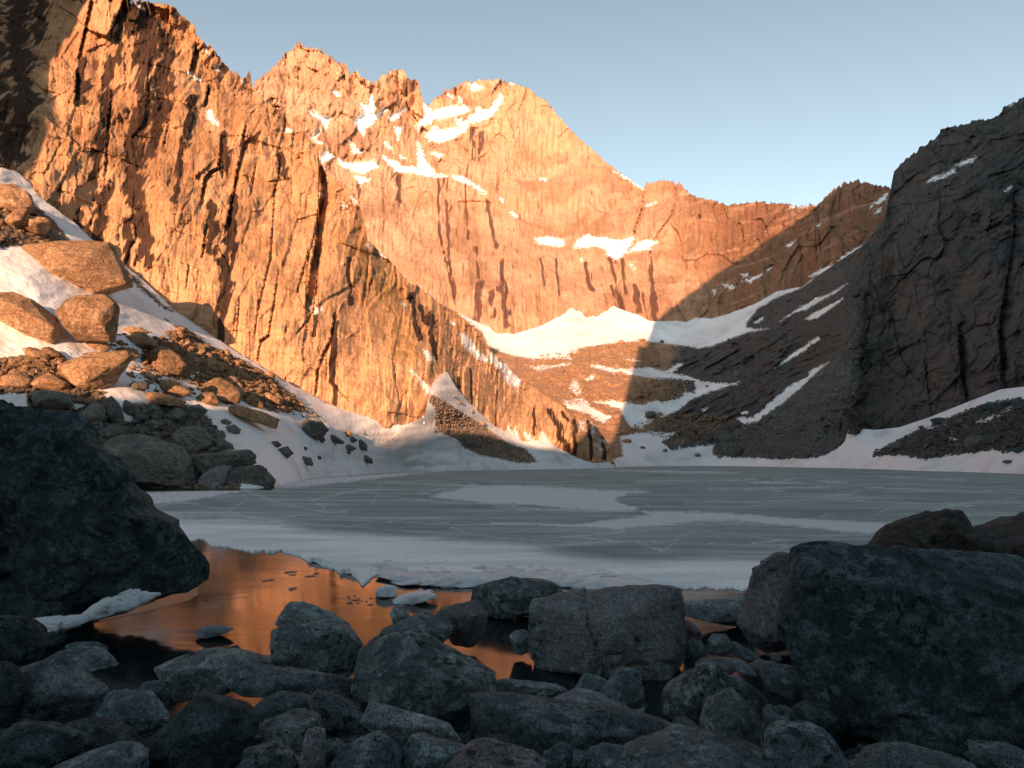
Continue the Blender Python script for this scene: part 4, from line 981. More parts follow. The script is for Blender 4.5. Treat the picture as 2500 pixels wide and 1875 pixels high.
        # broken faces: planes that look towards the shore, up, or sideways-back
        for k in range(cuts):
            az = rng.uniform(-1.25, 1.25); el = rng.uniform(-.35, 1.15)
            nrm = np.array([math.sin(az) * math.cos(el), -math.cos(az) * math.cos(el), math.sin(el)])
            if k % 4 == 3: nrm[1] *= -1
            ext = (p @ nrm).max()
            face = abs(nrm[1]) ** 1.5
            d = ext * (rng.uniform(.55, .82) * face + rng.uniform(.92, 1.0) * (1 - face))
            over = np.maximum(0, p @ nrm - d)
            p = p - np.outer(over * .93, nrm)
    if crack is not None:
        cx, w_, dp = crack
        g = np.exp(-(((p[:, 0] - cx * W) + .05 * W * np.sin(p[:, 2] / H * 5)) / (w_ * W)) ** 2) * (p[:, 1] < .1 * D)
        p[:, 1] += g * dp * D; 
    so = rng.uniform(0, 90)
    L = size
    g_ = 1.0 if hull else 2.2
    nz = g_ * (fbm3(p / L * 1.7 + so, seed, 3) * .011 + fbm3(p / L * 6 + so, seed + 9, 4, .55) * .011 + (1 - np.abs(fbm3(p / L * 3.2 + so, seed + 5, 2))) * -.014)
    un = p / (np.linalg.norm(p, axis=1, keepdims=True) + 1e-9)
    if level >= 4:
        q = p / L * np.array([2.1, 2.1, 3.0]) + so + .25 * np.stack([n3(p / L * 5 + so, 3), n3(p / L * 5 - so, 4), n3(p / L * 5 + 2 * so, 5)], -1)
        nz = nz * .8 + chips3(q, seed) * .022 + (chips3(q * 2.7, seed + 2) * .018 if level >= 5 else 0)
    nz = nz - .3 * np.abs(nz)
    p = p * 1.02 + un * (nz * L * rough)[:, None]
    if lean: p[:, 1] += p[:, 2] * lean
    me = mesh_from(name, p, f, mat)
    return me, (c[0], Y, c[1]), (W, H, D)

seedc = [100]
BIG = {}
def boulder(crop, pts, Y, mat, label, level=4, depth=.8, name='boulder', cat='boulder', group=None, **kw):
    seedc[0] += 13
    me, loc, dim = rock_mesh(name, S(crop, pts), Y, depth, M[mat], seedc[0], level, **kw)
    o = obj(name, me); o.location = loc
    return tag(o, label, cat, group)

def near_Y(yb):
    return 1334.0 / (yb - 1126 - 333) if yb > 1607 else F * CH / (yb - 1126)

# --- the shore rocks round the camera
FG = [
 ('F', [(-330, 900), (-120, 830), (0, 828), (60, 850), (140, 908), (230, 962), (283, 1035), (300, 1080), (298, 1100), (362, 1130), (415, 1168), (458, 1228), (468, 1268), (350, 1300), (200, 1340), (60, 1352), (-150, 1372), (-340, 1250)], 11.0, 'b_dark', 'huge dark rounded boulder filling the left edge above the open water', 6, dict(depth=.42, boxy=.68, cuts=7, hull=False, rough=1.2)),
 ('d1', [(0, 810), (90, 825), (150, 830), (200, 870), (225, 980), (190, 1060), (60, 1100), (0, 1110), (-150, 1000), (-150, 850)], near_Y(1660), 'b_dark', 'dark brown boulder at the left edge below the huge boulder and its snow', 5, {}),
 ('d1', [(210, 900), (260, 885), (330, 895), (360, 930), (330, 970), (240, 980), (200, 950)], 9.5, 'b_dark', 'small dark rock touching the lower end of the snow wedge', 4, {}),
 ('d1', [(350, 980), (400, 965), (500, 970), (575, 985), (582, 1015), (480, 1020), (400, 1005)], 9.2, 'b_teal', 'thin flat dark rock lying in the black water behind a flat grey slab', 4, {}),
 ('d1', [(260, 1050), (330, 1010), (440, 998), (540, 1010), (600, 1060), (635, 1095), (540, 1130), (400, 1140), (300, 1120)], 8.0, 'b_teal', 'flat smooth grey slab reaching into the dark water at the left', 5, {}),
 ('d1', [(60, 1120), (180, 1055), (270, 1050), (330, 1110), (450, 1170), (550, 1250), (560, 1330), (450, 1420), (300, 1450), (60, 1420), (-60, 1300)], 5.2, 'b_teal', 'broad dark boulder at the lower left sloping down to the water', 5, {}),
 ('d1', [(0, 1080), (60, 1110), (110, 1200), (60, 1430), (-200, 1400), (-200, 1100)], 4.9, 'b_dark', 'nearly black rock cut by the left edge above the bottom corner', 5, {}),
 ('d1', [(540, 1320), (600, 1240), (720, 1240), (800, 1290), (900, 1370), (930, 1400), (880, 1450), (740, 1480), (600, 1450), (520, 1380)], 4.9, 'b_teal', 'rounded grey rock in front of the orange water tip at the lower left', 5, {}),
 ('d1', [(740, 1240), (800, 1190), (880, 1185), (950, 1200), (985, 1250), (970, 1310), (900, 1350), (800, 1290)], 5.9, 'b_teal', 'small rounded slate grey rock at the lower tip of the orange water', 5, {}),
 ('d1', [(860, 1100), (960, 1070), (1100, 1020), (1290, 1020), (1400, 1060), (1480, 1080), (1400, 1150), (1300, 1230), (1180, 1270), (1050, 1260), (980, 1200), (900, 1150)], 6.2, 'b_green', 'low wedge of dark green lichen rock at the edge of the orange water', 5, {}),
 ('d1', [(1390, 1040), (1450, 1033), (1540, 1050), (1570, 1090), (1480, 1095)], 8.4, 'b_pink', 'flat grey rock half hidden behind the perched round boulder', 4, {}),
 ('d1', [(1200, 1140), (1250, 1105), (1400, 1090), (1600, 1110), (1800, 1140), (1960, 1180), (1980, 1290), (1800, 1275), (1600, 1260), (1400, 1250), (1270, 1190)], 5.7, 'b_teal', 'long low slab of grey rock under the perched round boulder', 5, dict(depth=.35)),
 ('d2', [(240, 525), (280, 440), (340, 385), (380, 395), (430, 385), (540, 440), (660, 470), (740, 510), (800, 560), (750, 590), (600, 570), (400, 590), (260, 570)], 10.2, 'b_slab', 'pale blue grey slab in the water behind the perched round boulder', 5, dict(depth=.5)),
 ('d2', [(180, 690), (200, 600), (290, 540), (400, 515), (600, 530), (730, 570), (800, 640), (880, 720), (860, 830), (800, 960), (700, 990), (520, 960), (380, 930), (240, 870), (200, 800)], 7.0, 'b_green', 'round boulder with pale green lichen perched at the water left of centre', 5, dict(boxy=.65)),
 ('d1', [(1090, 900), (1130, 872), (1200, 866), (1300, 885), (1260, 905), (1190, 925), (1110, 920)], 10.1, 'b_slab', 'pale lens shaped rock alone in the orange water', 4, {}),
 ('d1', [(1270, 985), (1320, 975), (1340, 1000), (1355, 1018), (1290, 1005)], 9.2, 'b_dark', 'tiny dark rock in the orange water in front of the lens shaped one', 3, {}),
 ('d2', [(1110, 455), (1160, 410), (1220, 430), (1275, 510), (1200, 560), (1140, 560)], 10.7, 'b_slab', 'small grey rock tip standing in the orange water left of centre', 4, {}),
 ('d2', [(1000, 680), (1060, 600), (1250, 520), (1330, 485), (1400, 482), (1500, 530), (1600, 590), (1610, 640), (1500, 730), (1400, 740), (1290, 740), (1100, 740)], 8.6, 'b_teal', 'flat topped teal rock just behind the great peaked boulder', 5, {}),
 ('d2', [(1455, 490), (1500, 440), (1620, 400), (1700, 375), (1780, 370), (1850, 430), (1865, 480), (1830, 640), (1750, 720), (1600, 700), (1500, 550)], 9.3, 'b_pink', 'smooth purple grey rock standing in water left of the green lichen boulder', 5, dict(rough=.6)),
 ('d3', [(118, 300), (150, 240), (240, 200), (340, 195), (400, 172), (450, 195), (500, 215), (580, 195), (690, 200), (750, 235), (795, 285), (760, 330), (560, 420), (400, 426), (255, 425), (140, 350)], 11.4, 'b_green', 'farthest low boulder with pale green lichen against the ice edge at centre', 5, dict(depth=.6)),
 ('d3', [(390, 560), (430, 530), (500, 520), (560, 570), (550, 660), (480, 685), (430, 680)], 9.0, 'b_slab', 'thin flat grey rock in the water left of the square block', 4, {}),
 ('d3', [(535, 640), (540, 560), (560, 340), (640, 325), (830, 272), (1100, 260), (1400, 235), (1550, 255), (1566, 300), (1585, 500), (1580, 700), (1500, 840), (1420, 885), (1300, 870), (1100, 840), (900, 820), (740, 770), (580, 780)], 8.6, 'b_block', 'big square block with a vertical cleft standing in water right of centre', 6, dict(boxy=.28, rough=.5, crack=(-.13, .008, .05), top=.26, cuts=5, depth=.6)),
 ('d3', [(1480, 400), (1560, 345), (1700, 345), (1900, 330), (2010, 300), (2080, 330), (2060, 420), (1980, 510), (1880, 495), (1760, 450), (1600, 440)], 10.6, 'b_slab', 'long low slab in the water behind the square block', 5, dict(depth=.5)),
 ('d3', [(1565, 460), (1600, 450), (1680, 510), (1705, 570), (1660, 620), (1580, 610)], 9.4, 'b_pink', 'rounded grey rock against the right side of the square block', 4, {}),
 ('d3', [(1585, 620), (1640, 585), (1700, 600), (1730, 680), (1735, 720), (1640, 730), (1590, 690)], 8.7, 'b_teal', 'dark teal rock low beside the right foot of the square block', 4, {}),
 ('d3', [(1740, 600), (1770, 550), (1860, 550), (1900, 610), (1890, 660), (1830, 700), (1750, 680)], 8.9, 'b_slab', 'small angular rock with pale facets standing in orange water', 4, dict(boxy=.4)),
 ('d3', [(1905, 610), (1930, 598), (2000, 650), (2080, 700), (2130, 740), (2050, 760), (1960, 720)], 8.3, 'b_teal', 'narrow leaning rock pointing up left between small angular rock and pink boulder', 4, {}),
 ('d3', [(1660, 760), (1700, 725), (1800, 715), (1900, 720), (1930, 800), (1800, 840), (1660, 810)], 8.0, 'b_pink', 'flat grey rock between the angular rock and the mossy boulder', 4, {}),
 ('d3', [(1895, 730), (1915, 712), (1960, 725), (2080, 820), (2050, 840), (1950, 810), (1900, 760)], 7.4, 'b_slab', 'thin tilted sliver of pale rock right of the mossy boulder', 4, {}),
 ('d3', [(2000, 780), (2080, 730), (2200, 745), (2230, 800), (2130, 840), (2030, 820)], 7.5, 'b_pink', 'low smooth grey rock between the sliver and the great right boulder', 4, {}),
 ('d4', [(440, 985), (480, 972), (515, 1000), (500, 1028), (450, 1020)], 8.2, 'b_teal', 'little round stone in the dark gap below the pink boulder', 3, {}),
 ('d4', [(265, 800), (290, 720), (330, 640), (335, 570), (370, 470), (420, 410), (500, 375), (560, 378), (640, 395), (720, 395), (760, 600), (700, 930), (560, 945), (430, 950), (340, 910), (300, 860)], 9.2, 'b_pink', 'tall pinkish grey boulder with black lichen spots left of the great right boulder', 6, dict(boxy=.6, rough=.7)),
 ('d4', [(1035, 350), (1100, 280), (1200, 215), (1300, 200), (1370, 140), (1430, 115), (1590, 120), (1610, 160), (1605, 220), (1650, 270), (1700, 330), (1700, 460), (1500, 500), (1200, 480)], 8.2, 'b_red', 'reddish peaked boulder standing out against the ice at the right', 6, {}),
 ('d4', [(1630, 280), (1720, 220), (1850, 200), (1966, 170), (2200, 100), (2500, 200), (2500, 500), (2000, 520), (1700, 480), (1640, 380)], 7.8, 'b_red', 'dark brown boulder at the right edge beside the reddish peaked one', 5, {}),
 ('d4', [(570, 850), (600, 650), (645, 590), (635, 440), (690, 375), (800, 345), (1000, 338), (1200, 368), (1400, 398), (1700, 430), (2000, 410), (2500, 480), (2900, 900), (2700, 1500), (1900, 1760), (1500, 1680), (1250, 1570), (1050, 1490), (800, 1390), (700, 1200), (600, 1060)], 5.6, 'b_dark', 'enormous dark lichen boulder filling the lower right corner', 6, dict(depth=.48, cuts=8, rough=.9, top=.28)),
 ('d4', [(405, 1060), (430, 1040), (590, 1060), (660, 1120), (720, 1260), (640, 1280), (540, 1235), (430, 1185), (400, 1110)], 6.3, 'b_teal', 'smooth grey wedge leaning against the left foot of the great right boulder', 5, dict(rough=.6)),
 ('d3', [(1850, 830), (1960, 850), (2080, 930), (2140, 1010), (2140, 1080), (2020, 1060), (1900, 960)], 6.4, 'b_teal', 'dark rock wedged between the mossy boulder and the smooth grey wedge', 5, {}),
 ('d4', [(410, 1330), (440, 1288), (540, 1310), (640, 1390), (600, 1440), (420, 1420)], 5.4, 'b_teal', 'small pale topped rock below the smooth grey wedge', 4, {}),
 ('d4', [(590, 1320), (660, 1270), (800, 1280), (910, 1400), (880, 1440), (700, 1440)], 5.4, 'b_dark', 'flat dark rock in the shade under the great right boulder', 4, {}),
 ('d4', [(445, 1440), (520, 1410), (690, 1395), (780, 1440), (880, 1550), (930, 1659), (900, 1800), (560, 1800), (430, 1600)], 3.9, 'b_teal', 'broad smooth rock at the bottom edge left of the great right boulder', 5, {}),
 ('d4', [(1020, 1640), (1100, 1560), (1200, 1545), (1400, 1590), (1700, 1660), (1700, 1850), (1000, 1850)], 3.3, 'b_teal', 'dark rock at the bottom edge under the great right boulder', 5, {}),
 ('d3', [(310, 870), (350, 855), (500, 870), (720, 895), (790, 930), (780, 970), (560, 1000), (330, 980)], 6.9, 'b_slab', 'pale plank shaped slab right of the great peaked boulder', 5, dict(depth=.35)),
 ('d3', [(820, 960), (860, 890), (900, 825), (1000, 840), (1060, 870), (1040, 980), (1000, 1020), (900, 1000)], 6.9, 'b_teal', 'small wedge shaped rock in front of the square block on the left', 4, {}),
 ('d3', [(1000, 960), (1060, 860), (1130, 790), (1200, 785), (1270, 780), (1305, 850), (1315, 960), (1290, 1040), (1180, 1060), (1080, 1030)], 6.7, 'b_teal', 'knob of teal grey rock in front of the square block', 5, {}),
 ('d3', [(700, 1010), (800, 972), (950, 975), (1050, 1005), (1100, 1050), (1290, 1110), (1100, 1150), (850, 1100)], 6.1, 'b_slab', 'low grey rock behind the long dark boulder at bottom centre', 5, {}),
 ('d3', [(1420, 1040), (1440, 950), (1520, 880), (1640, 810), (1800, 740), (1880, 790), (1920, 880), (1900, 980), (1800, 1060), (1700, 1130), (1560, 1130), (1450, 1110)], 6.3, 'b_green', 'mossy yellow green lichen boulder right of centre near the bottom', 5, {}),
 ('d2', [(820, 1080), (830, 960), (870, 760), (930, 690), (1050, 640), (1200, 620), (1290, 620), (1380, 680), (1500, 760), (1700, 850), (1920, 960), (1945, 1100), (1800, 1250), (1700, 1350), (1560, 1360), (1250, 1300), (980, 1260), (900, 1250), (850, 1150)], 5.7, 'b_green', 'great peaked boulder with speckled lichen left of centre', 6, dict(depth=.65, rough=.8)),
 ('d2', [(480, 1150), (540, 1068), (600, 1120), (750, 1140), (840, 1200), (900, 1280), (880, 1380), (760, 1430), (650, 1410), (600, 1300), (520, 1270)], 5.0, 'b_teal', 'rounded dark rock with a small peak left of the great peaked boulder', 5, {}),
 ('d2', [(20, 1260), (100, 1150), (230, 1095), (400, 1100), (500, 1140), (540, 1250), (400, 1330), (120, 1360), (30, 1320)], 5.1, 'b_teal', 'dark rock below the long low slab at the lower left', 5, {}),
 ('d2', [(40, 1400), (120, 1320), (300, 1255), (440, 1250), (560, 1280), (610, 1370), (580, 1470), (400, 1530), (200, 1520), (60, 1470)], 4.4, 'b_green', 'domed greenish rock behind the upright stone post at the bottom', 5, {}),
 ('d2', [(880, 1310), (900, 1270), (950, 1160), (1060, 1180), (1250, 1230), (1430, 1280), (1560, 1330), (1650, 1450), (1600, 1500), (1400, 1470), (1200, 1440), (1000, 1400)], 4.5, 'b_slab', 'pale squared beam of rock with black spots at bottom centre', 5, dict(boxy=.3, rough=.5, depth=.3, cuts=4)),
 ('d3', [(110, 1100), (130, 1000), (230, 965), (400, 975), (740, 1060), (1050, 1080), (1300, 1110), (1500, 1180), (1680, 1260), (1480, 1300), (1300, 1330), (1100, 1350), (800, 1380), (500, 1350), (250, 1320), (140, 1220)], 5.0, 'b_teal', 'long dark boulder with a speckled top edge lying at bottom centre', 6, dict(depth=.4, rough=.7)),
 ('d3', [(1700, 1110), (1750, 1010), (1850, 930), (1920, 930), (2000, 990), (2080, 1080), (2140, 1200), (2150, 1340), (2050, 1400), (1900, 1360), (1780, 1300), (1700, 1200)], 4.8, 'b_green', 'steep dark lichen boulder left of the lower right corner', 5, {}),
 ('d3', [(1480, 1180), (1540, 1110), (1640, 1140), (1720, 1220), (1700, 1290), (1560, 1280)], 5.3, 'b_teal', 'dark rock between the long boulder and the steep lichen boulder', 4, {}),
 ('d3', [(1300, 1320), (1370, 1240), (1440, 1225), (1540, 1290), (1500, 1360), (1350, 1370)], 4.3, 'b_dark', 'small brown rock in front of the right end of the long dark boulder', 4, {}),
 ('d3', [(1080, 1450), (1250, 1350), (1450, 1300), (1640, 1250), (1740, 1240), (1850, 1300), (2000, 1320), (2180, 1400), (2180, 1560), (1600, 1600), (1080, 1560)], 3.9, 'b_teal', 'wide brownish grey boulder along the bottom edge right of centre', 6, {}),
 ('d3', [(880, 1430), (950, 1340), (1050, 1305), (1200, 1330), (1260, 1380), (1150, 1520), (880, 1520)], 4.0, 'b_green', 'lichen speckled rock at the bottom edge below the long dark boulder', 5, {}),
 ('d3', [(600, 1400), (700, 1320), (750, 1285), (820, 1310), (830, 1400), (790, 1520), (600, 1500)], 4.1, 'b_teal', 'narrow pointed rock at the bottom edge at centre', 4, {}),
 ('d3', [(-40, 1430), (60, 1360), (210, 1295), (330, 1320), (560, 1380), (640, 1440), (600, 1540), (-40, 1540)], 3.8, 'b_pink', 'brownish sloping rock at the bottom edge right of the squared beam', 5, {}),
 ('d2', [(1140, 1680), (1210, 1540), (1260, 1435), (1400, 1460), (1700, 1520), (1620, 1620), (1500, 1780), (1140, 1780)], 3.9, 'b_teal', 'square edged rock at the bottom edge in front of the squared beam', 5, dict(boxy=.35, rough=.6)),
 ('d2', [(640, 1660), (720, 1530), (830, 1460), (1000, 1405), (1100, 1440), (1200, 1580), (1180, 1760), (650, 1760)], 3.8, 'b_teal', 'domed dark rock at the bottom edge left of the square edged one', 5, {}),
 ('d2', [(600, 1450), (700, 1435), (760, 1480), (760, 1560), (700, 1640), (600, 1650)], 4.1, 'b_teal', 'small round rock right of the upright stone post', 4, {}),
 ('d2', [(418, 1700), (440, 1480), (475, 1358), (540, 1358), (604, 1375), (608, 1500), (600, 1720)], 3.7, 'b_pink', 'upright post shaped stone standing at the bottom edge', 5, dict(boxy=.3, rough=.6, cuts=4, depth=.9, top=.05)),
 ('d2', [(-20, 1540), (100, 1510), (200, 1500), (330, 1540), (420, 1640), (400, 1760), (-20, 1760)], 3.8, 'b_green', 'low rock at the bottom edge left of the upright stone post', 5, {}),
 ('d1', [(700, 1680), (850, 1480), (980, 1350), (1080, 1280), (1200, 1295), (1330, 1340), (1400, 1400), (1415, 1480), (1380, 1600), (1250, 1700), (1000, 1760), (700, 1760)], 4.1, 'b_dark', 'large dark peaked boulder at the bottom edge left of centre', 6, {}),
 ('d1', [(-60, 1480), (100, 1410), (250, 1430), (400, 1490), (430, 1560), (300, 1700), (-60, 1720)], 3.9, 'b_dark', 'dark boulder in the bottom left corner', 5, {}),
 ('d1', [(260, 1680), (450, 1600), (600, 1560), (700, 1545), (780, 1600), (780, 1760), (260, 1760)], 3.7, 'b_teal', 'low rock at the bottom edge right of the corner boulder', 5, {}),
 ('d1', [(330, 1440), (440, 1400), (560, 1430), (720, 1490), (760, 1560), (600, 1620), (380, 1600)], 4.4, 'b_dark', 'nearly black rock between the corner boulder and the dark peaked one', 5, {}),
]
for crop, pts, Y, mat, label, lev, kw in FG:
    boulder(crop, pts, Y, mat, label, lev, **kw)

# rock beach under the boulders
gx = np.arange(-9, 9.01, .09); gy = np.arange(.6, 11.2, .09)
GX, GY = np.meshgrid(gx, gy, indexing='ij')
hh, _ = facets(GX / .5, GY / .5, 3); h2, _ = facets(GX / .2, GY / .2, 4)
beach_z = np.clip(.2 * (9 - GY), -.55, 2) - .42 + .10 * hh + .04 * h2 - np.clip((GY - 6.3) / 3, 0, 1) * .35
left = np.clip((-GX - 1.2) / 2.5, 0, 1) * np.clip((GY - 6.0) / 1.5, 0, 1)
beach_z = beach_z - left * .6
idx = np.arange(GX.size).reshape(GX.shape)
fc = np.stack([idx[:-1, :-1], idx[1:, :-1], idx[1:, 1:], idx[:-1, 1:]], -1).reshape(-1, 4)
tag(obj('rocky_ground', mesh_from('rocky_ground', np.stack([GX, GY, beach_z], -1).reshape(-1, 3), fc, M['b_dark'])), kind='structure')

# ------------------------------------------------------------------ loose stones as stuff
_sv, _sf = ico(1)
def stones(name, pos, size, mat, label, cat='scree', seed=1, squash=.7, tilt=.4):
    rng = np.random.RandomState(seed)
    n = len(pos)
    protos = []
    for k in range(14):
        v = _sv.copy()
        for c in range(5):
            nr = rng.normal(size=3); nr /= np.linalg.norm(nr)
            d = rng.uniform(.45, .75)
            v = v - np.outer(np.maximum(0, v @ nr - d), nr)
        v *= rng.uniform(.7, 1.25, 3)
        protos.append(v)
    protos = np.array(protos)
    k = rng.randint(0, 14, n)
    V = protos[k] * np.asarray(size)[:, None, None] * .5
    a = rng.uniform(0, 6.283, n); ca, sa = np.cos(a)[:, None], np.sin(a)[:, None]
    V = np.stack([V[..., 0] * ca - V[..., 1] * sa, V[..., 0] * sa + V[..., 1] * ca, V[..., 2] * squash], -1)
    b = rng.normal(0, tilt, n); cb, sb_ = np.cos(b)[:, None], np.sin(b)[:, None]
    V = np.stack([V[..., 0] * cb + V[..., 2] * sb_, V[..., 1], -V[..., 0] * sb_ + V[..., 2] * cb], -1)
    V = V + np.asarray(pos)[:, None, :]
    nf = len(_sf)
    faces = (_sf[None] + (np.arange(n) * len(_sv))[:, None, None]).reshape(-1, 3)
    return tag(obj(name, mesh_from(name, V.reshape(-1, 3), faces, mat, smooth=False)), label, cat, kind='stuff')

def sample(mass, poly, n, seed, smin, smax, power=2.2, sdmin=-2, keep=None):
    rng = np.random.RandomState(seed)
    a = np.array(poly)
    xs = rng.uniform(a[:, 0].min(), a[:, 0].max(), n * 4); ys = rng.uniform(a[:, 1].min(), a[:, 1].max(), n * 4)
    ok = poly_sd(xs, ys, [poly]) > sdmin
    if keep is not None: ok &= keep(xs, ys)
    xs, ys = xs[ok][:n], ys[ok][:n]
    px = smin + (smax - smin) * rng.uniform(0, 1, len(xs)) ** power
    P = mass.at(xs, ys)
    return P, px * P[:, 1] / F, px

